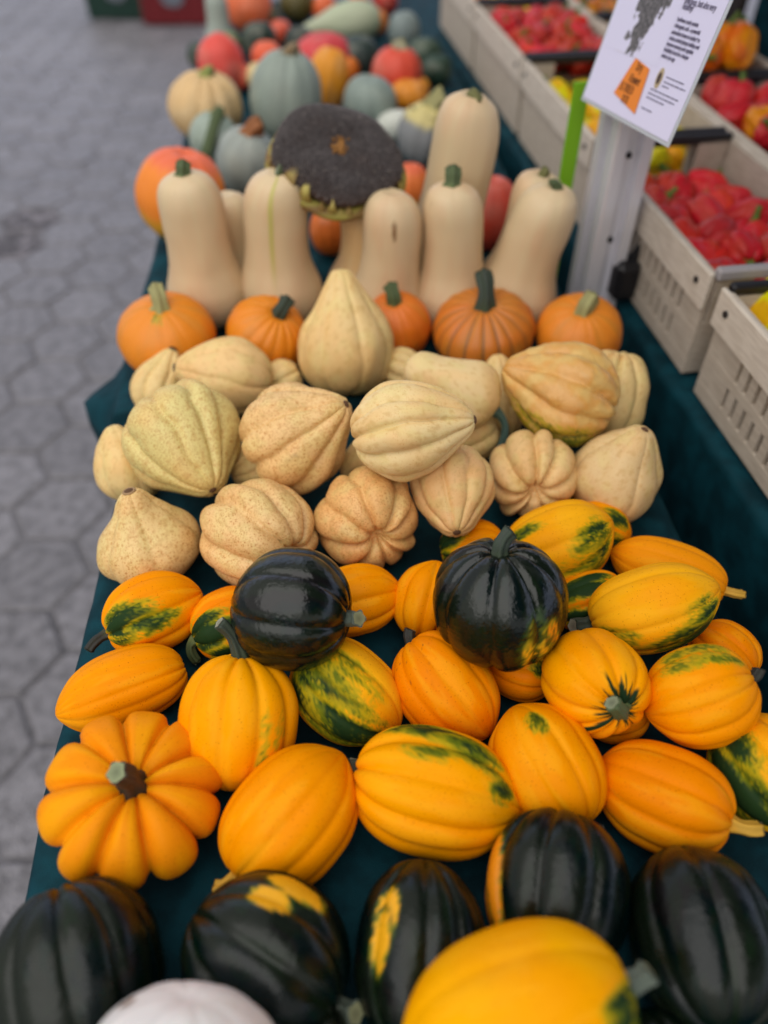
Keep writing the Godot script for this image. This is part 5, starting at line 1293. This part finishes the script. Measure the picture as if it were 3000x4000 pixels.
	squash("gourd", "white pointed gourd peeking out right of the sunflower head", "gourd", "mixed squashes heaped at the far end", Vector3(0.0380, 0.7918, -1.7343), Vector3(-0.985, -0.171, 0.037), 0.0615, 0.1118, {"prof": "pear", "style": "plain", "ribs": 10, "depth": 0.030, "col": [206, 210, 200], "res": 0.6})
	squash("squash", "grey squash with a yellow crown left of the tallest butternut", "squash", "mixed squashes heaped at the far end", Vector3(0.0809, 0.8202, -1.5919), Vector3(0.237, 0.970, -0.060), 0.1056, 0.1212, {"prof": "pumpkin", "style": "crown", "ribs": 10, "depth": 0.050, "col": [128, 132, 134], "res": 0.6, "rest": 0.0602, "stem": Vector3(-0.0149, 0.0692, 0.0041), "sr": 0.0207, "scol": "pale"})
	squash("squash", "red and orange squash between the sunflower head and the tallest butternut", "squash", "mixed squashes heaped at the far end", Vector3(0.0454, 0.8038, -1.3804), Vector3(0.026, 0.990, -0.138), 0.0735, 0.0879, {"prof": "pumpkin", "style": "turban", "ribs": 10, "depth": 0.050, "col": [230, 120, 50], "res": 0.6})
	squash("squash", "red squash between the two right-hand butternut groups", "squash", "mixed squashes heaped at the far end", Vector3(0.1753, 0.8208, -1.2426), Vector3(0.016, 0.999, -0.040), 0.0900, 0.1217, {"prof": "pumpkin", "style": "plain", "ribs": 10, "depth": 0.030, "col": [204, 72, 52], "res": 0.6})
	squash("squash", "yellow squash glimpsed between the two left butternuts", "squash", "mixed squashes heaped at the far end", Vector3(-0.2199, 0.7934, -1.2281), Vector3(0.087, 0.990, -0.111), 0.0536, 0.0670, {"prof": "pumpkin", "style": "plain", "ribs": 10, "depth": 0.050, "col": [220, 160, 30], "res": 0.6})
	squash("squash", "orange squash glimpsed below the left rim of the sunflower head", "squash", "mixed squashes heaped at the far end", Vector3(-0.0887, 0.8008, -1.2244), Vector3(0.055, 0.993, -0.102), 0.0684, 0.0818, {"prof": "pumpkin", "style": "plain", "ribs": 10, "depth": 0.050, "col": [222, 112, 34], "res": 0.6})
	squash("squash", "dark green squash under the salmon orange pumpkin", "squash", "mixed squashes heaped at the far end", Vector3(-0.3253, 0.8047, -2.2961), Vector3(0.058, 0.995, -0.081), 0.0939, 0.0894, {"prof": "pumpkin", "style": "plain", "ribs": 10, "depth": 0.050, "col": [34, 50, 40], "res": 0.6})
	squash("squash", "dark green squash below the pointed end of the pale gourd", "squash", "mixed squashes heaped at the far end", Vector3(-0.2202, 0.8043, -2.2566), Vector3(0.051, 0.995, -0.083), 0.0841, 0.0886, {"prof": "pumpkin", "style": "plain", "ribs": 10, "depth": 0.050, "col": [30, 44, 38], "res": 0.6})
	squash("squash", "dark blue green squash below the long pale gourd", "squash", "mixed squashes heaped at the far end", Vector3(-0.0630, 0.8062, -2.1548), Vector3(0.039, 0.995, -0.091), 0.1029, 0.0922, {"prof": "pumpkin", "style": "plain", "ribs": 10, "depth": 0.050, "col": [44, 60, 56], "res": 0.6})
	squash("squash", "dark green squash at the right edge of the far table", "squash", "mixed squashes heaped at the far end", Vector3(0.0994, 0.8031, -2.1660), Vector3(0.027, 0.996, -0.088), 0.0905, 0.0862, {"prof": "pumpkin", "style": "plain", "ribs": 10, "depth": 0.050, "col": [48, 72, 56], "res": 0.6})
	squash("squash", "small dark green squash at the right edge of the far table", "squash", "mixed squashes heaped at the far end", Vector3(0.1307, 0.7948, -2.0851), Vector3(0.024, 0.995, -0.101), 0.0737, 0.0695, {"prof": "pumpkin", "style": "plain", "ribs": 10, "depth": 0.050, "col": [40, 66, 52], "res": 0.6})
	squash("gourd", "pale grey green gourd with upright neck left of the salmon pumpkin", "gourd", "mixed squashes heaped at the far end", Vector3(-0.4470, 0.8264, -2.3830), Vector3(0.016, 0.989, -0.146), 0.0793, 0.1336, {"prof": "butternut", "style": "plain", "ribs": 10, "depth": 0.050, "col": [150, 160, 150], "res": 0.6})
	squash("squash", "small olive squash in front of the pale upright gourd", "squash", "mixed squashes heaped at the far end", Vector3(-0.4062, 0.7935, -2.2979), Vector3(0.015, 0.986, -0.167), 0.0583, 0.0673, {"prof": "pumpkin", "style": "plain", "ribs": 10, "depth": 0.050, "col": [112, 124, 84], "res": 0.6})
	squash("squash", "olive brown squash at the far top of the heap", "squash", "mixed squashes heaped at the far end", Vector3(-0.2592, 0.8099, -2.6630), Vector3(0.008, 0.992, -0.127), 0.1072, 0.0997, {"prof": "pumpkin", "style": "plain", "ribs": 10, "depth": 0.050, "col": [92, 84, 40], "res": 0.6})
	squash("squash", "dark olive squash beside the salmon orange pumpkin", "squash", "mixed squashes heaped at the far end", Vector3(-0.3242, 0.7962, -2.5492), Vector3(0.011, 0.990, -0.142), 0.0606, 0.0727, {"prof": "pumpkin", "style": "plain", "ribs": 10, "depth": 0.050, "col": [60, 56, 30], "res": 0.6})
	squash("squash", "red squash at the far top of the heap", "squash", "mixed squashes heaped at the far end", Vector3(0.0035, 0.7961, -2.7487), Vector3(-0.000, 0.992, -0.125), 0.0772, 0.0721, {"prof": "pumpkin", "style": "plain", "ribs": 10, "depth": 0.050, "col": [190, 50, 36], "res": 0.6})
	squash("squash", "orange squash at the far top of the heap beside the red one", "squash", "mixed squashes heaped at the far end", Vector3(-0.0779, 0.7900, -2.7881), Vector3(0.002, 0.992, -0.124), 0.0600, 0.0600, {"prof": "pumpkin", "style": "plain", "ribs": 10, "depth": 0.050, "col": [210, 100, 36], "res": 0.6})
	squash("squash", "dark green squash at the far left table edge", "squash", "mixed squashes heaped at the far end", Vector3(-0.4739, 0.7927, -2.2125), Vector3(0.018, 0.984, -0.177), 0.0653, 0.0653, {"prof": "pumpkin", "style": "plain", "ribs": 10, "depth": 0.050, "col": [46, 60, 50], "res": 0.6})
	squash("squash", "dark green squash right of the yellow crowned grey one", "squash", "mixed squashes heaped at the far end", Vector3(0.1344, 0.7890, -1.8353), Vector3(-0.006, 0.974, -0.227), 0.0581, 0.0581, {"prof": "pumpkin", "style": "plain", "ribs": 10, "depth": 0.050, "col": [44, 58, 44], "res": 0.6})
	squash("acorn_squash", "largest yellow acorn squash at the bottom edge, green at its right end", "squash", "yellow and orange acorn squashes on the front table", Vector3(0.0739, 0.8818, -0.0966), Vector3(0.956, 0.183, -0.229), 0.0982, 0.1350, {"prof": "acorn", "style": "yellow", "ribs": 10, "depth": 0.044, "col": [242, 168, 10], "speck": 1, "patch": [[Vector3(-0.38, 0.85, -0.36), 0.42, 1.20, "g"], [Vector3(-0.31, 0.95, -0.06), 0.40, 1.20, "g"]], "rest": 0.0498, "stem": Vector3(0.0018, 0.0804, -0.0022), "sr": 0.0064, "scol": "grey"})
	squash("white_squash", "white squash at the bottom left edge with a brown nick", "squash", "", Vector3(-0.1118, 0.8731, -0.0679), Vector3(0.105, 0.598, -0.795), 0.1125, 0.0935, {"prof": "round", "style": "white", "ribs": 10, "depth": 0.012, "col": [238, 234, 230], "patch": [[Vector3(0.62, 0.79, -0.02), 0.09, 1.00, "b"]]})
	squash("squash", "small red squash in the far heap right of the tan pumpkin", "squash", "mixed squashes heaped at the far end", Vector3(-0.3474, 0.7897, -2.0569), Vector3(0.108, 0.994, -0.035), 0.0624, 0.0593, {"prof": "pumpkin", "style": "plain", "ribs": 10, "depth": 0.030, "col": [214, 84, 60], "res": 0.6})
	squash("squash", "small orange red squash behind the big grey green one", "squash", "mixed squashes heaped at the far end", Vector3(-0.2248, 0.7904, -2.3353), Vector3(0.091, 0.996, 0.004), 0.0640, 0.0608, {"prof": "pumpkin", "style": "plain", "ribs": 10, "depth": 0.030, "col": [226, 110, 60], "res": 0.6})
	squash("squash", "small orange squash beside the amber yellow one", "squash", "mixed squashes heaped at the far end", Vector3(-0.0928, 0.7912, -2.0976), Vector3(0.078, 0.997, -0.019), 0.0657, 0.0624, {"prof": "pumpkin", "style": "plain", "ribs": 10, "depth": 0.030, "col": [222, 120, 34], "res": 0.6})
	squash("squash", "small red squash between the low grey one and the coral one", "squash", "mixed squashes heaped at the far end", Vector3(-0.0083, 0.7885, -2.0164), Vector3(0.068, 0.997, -0.028), 0.0599, 0.0569, {"prof": "pumpkin", "style": "plain", "ribs": 10, "depth": 0.030, "col": [206, 70, 52], "res": 0.6})
	squash("squash", "small coral squash above the orange red one in the far heap", "squash", "mixed squashes heaped at the far end", Vector3(-0.2860, 0.7902, -2.4328), Vector3(0.096, 0.995, 0.012), 0.0635, 0.0603, {"prof": "pumpkin", "style": "plain", "ribs": 10, "depth": 0.030, "col": [212, 80, 50], "res": 0.6})
	squash("squash", "small deep red squash under the pale gourd", "squash", "mixed squashes heaped at the far end", Vector3(-0.1802, 0.7882, -2.4590), Vector3(0.086, 0.996, 0.017), 0.0594, 0.0564, {"prof": "pumpkin", "style": "plain", "ribs": 10, "depth": 0.030, "col": [196, 60, 50], "res": 0.6})
	squash("squash", "small amber squash right of the orange one in the far heap", "squash", "mixed squashes heaped at the far end", Vector3(0.0825, 0.7852, -1.9805), Vector3(0.057, 0.998, -0.032), 0.0531, 0.0505, {"prof": "pumpkin", "style": "plain", "ribs": 10, "depth": 0.030, "col": [226, 150, 40], "res": 0.6})
	squash("squash", "small orange squash at the far top of the heap beside the olive one", "squash", "mixed squashes heaped at the far end", Vector3(-0.1774, 0.7957, -2.6531), Vector3(0.084, 0.996, 0.037), 0.0751, 0.0714, {"prof": "pumpkin", "style": "plain", "ribs": 10, "depth": 0.030, "col": [220, 100, 50], "res": 0.6})
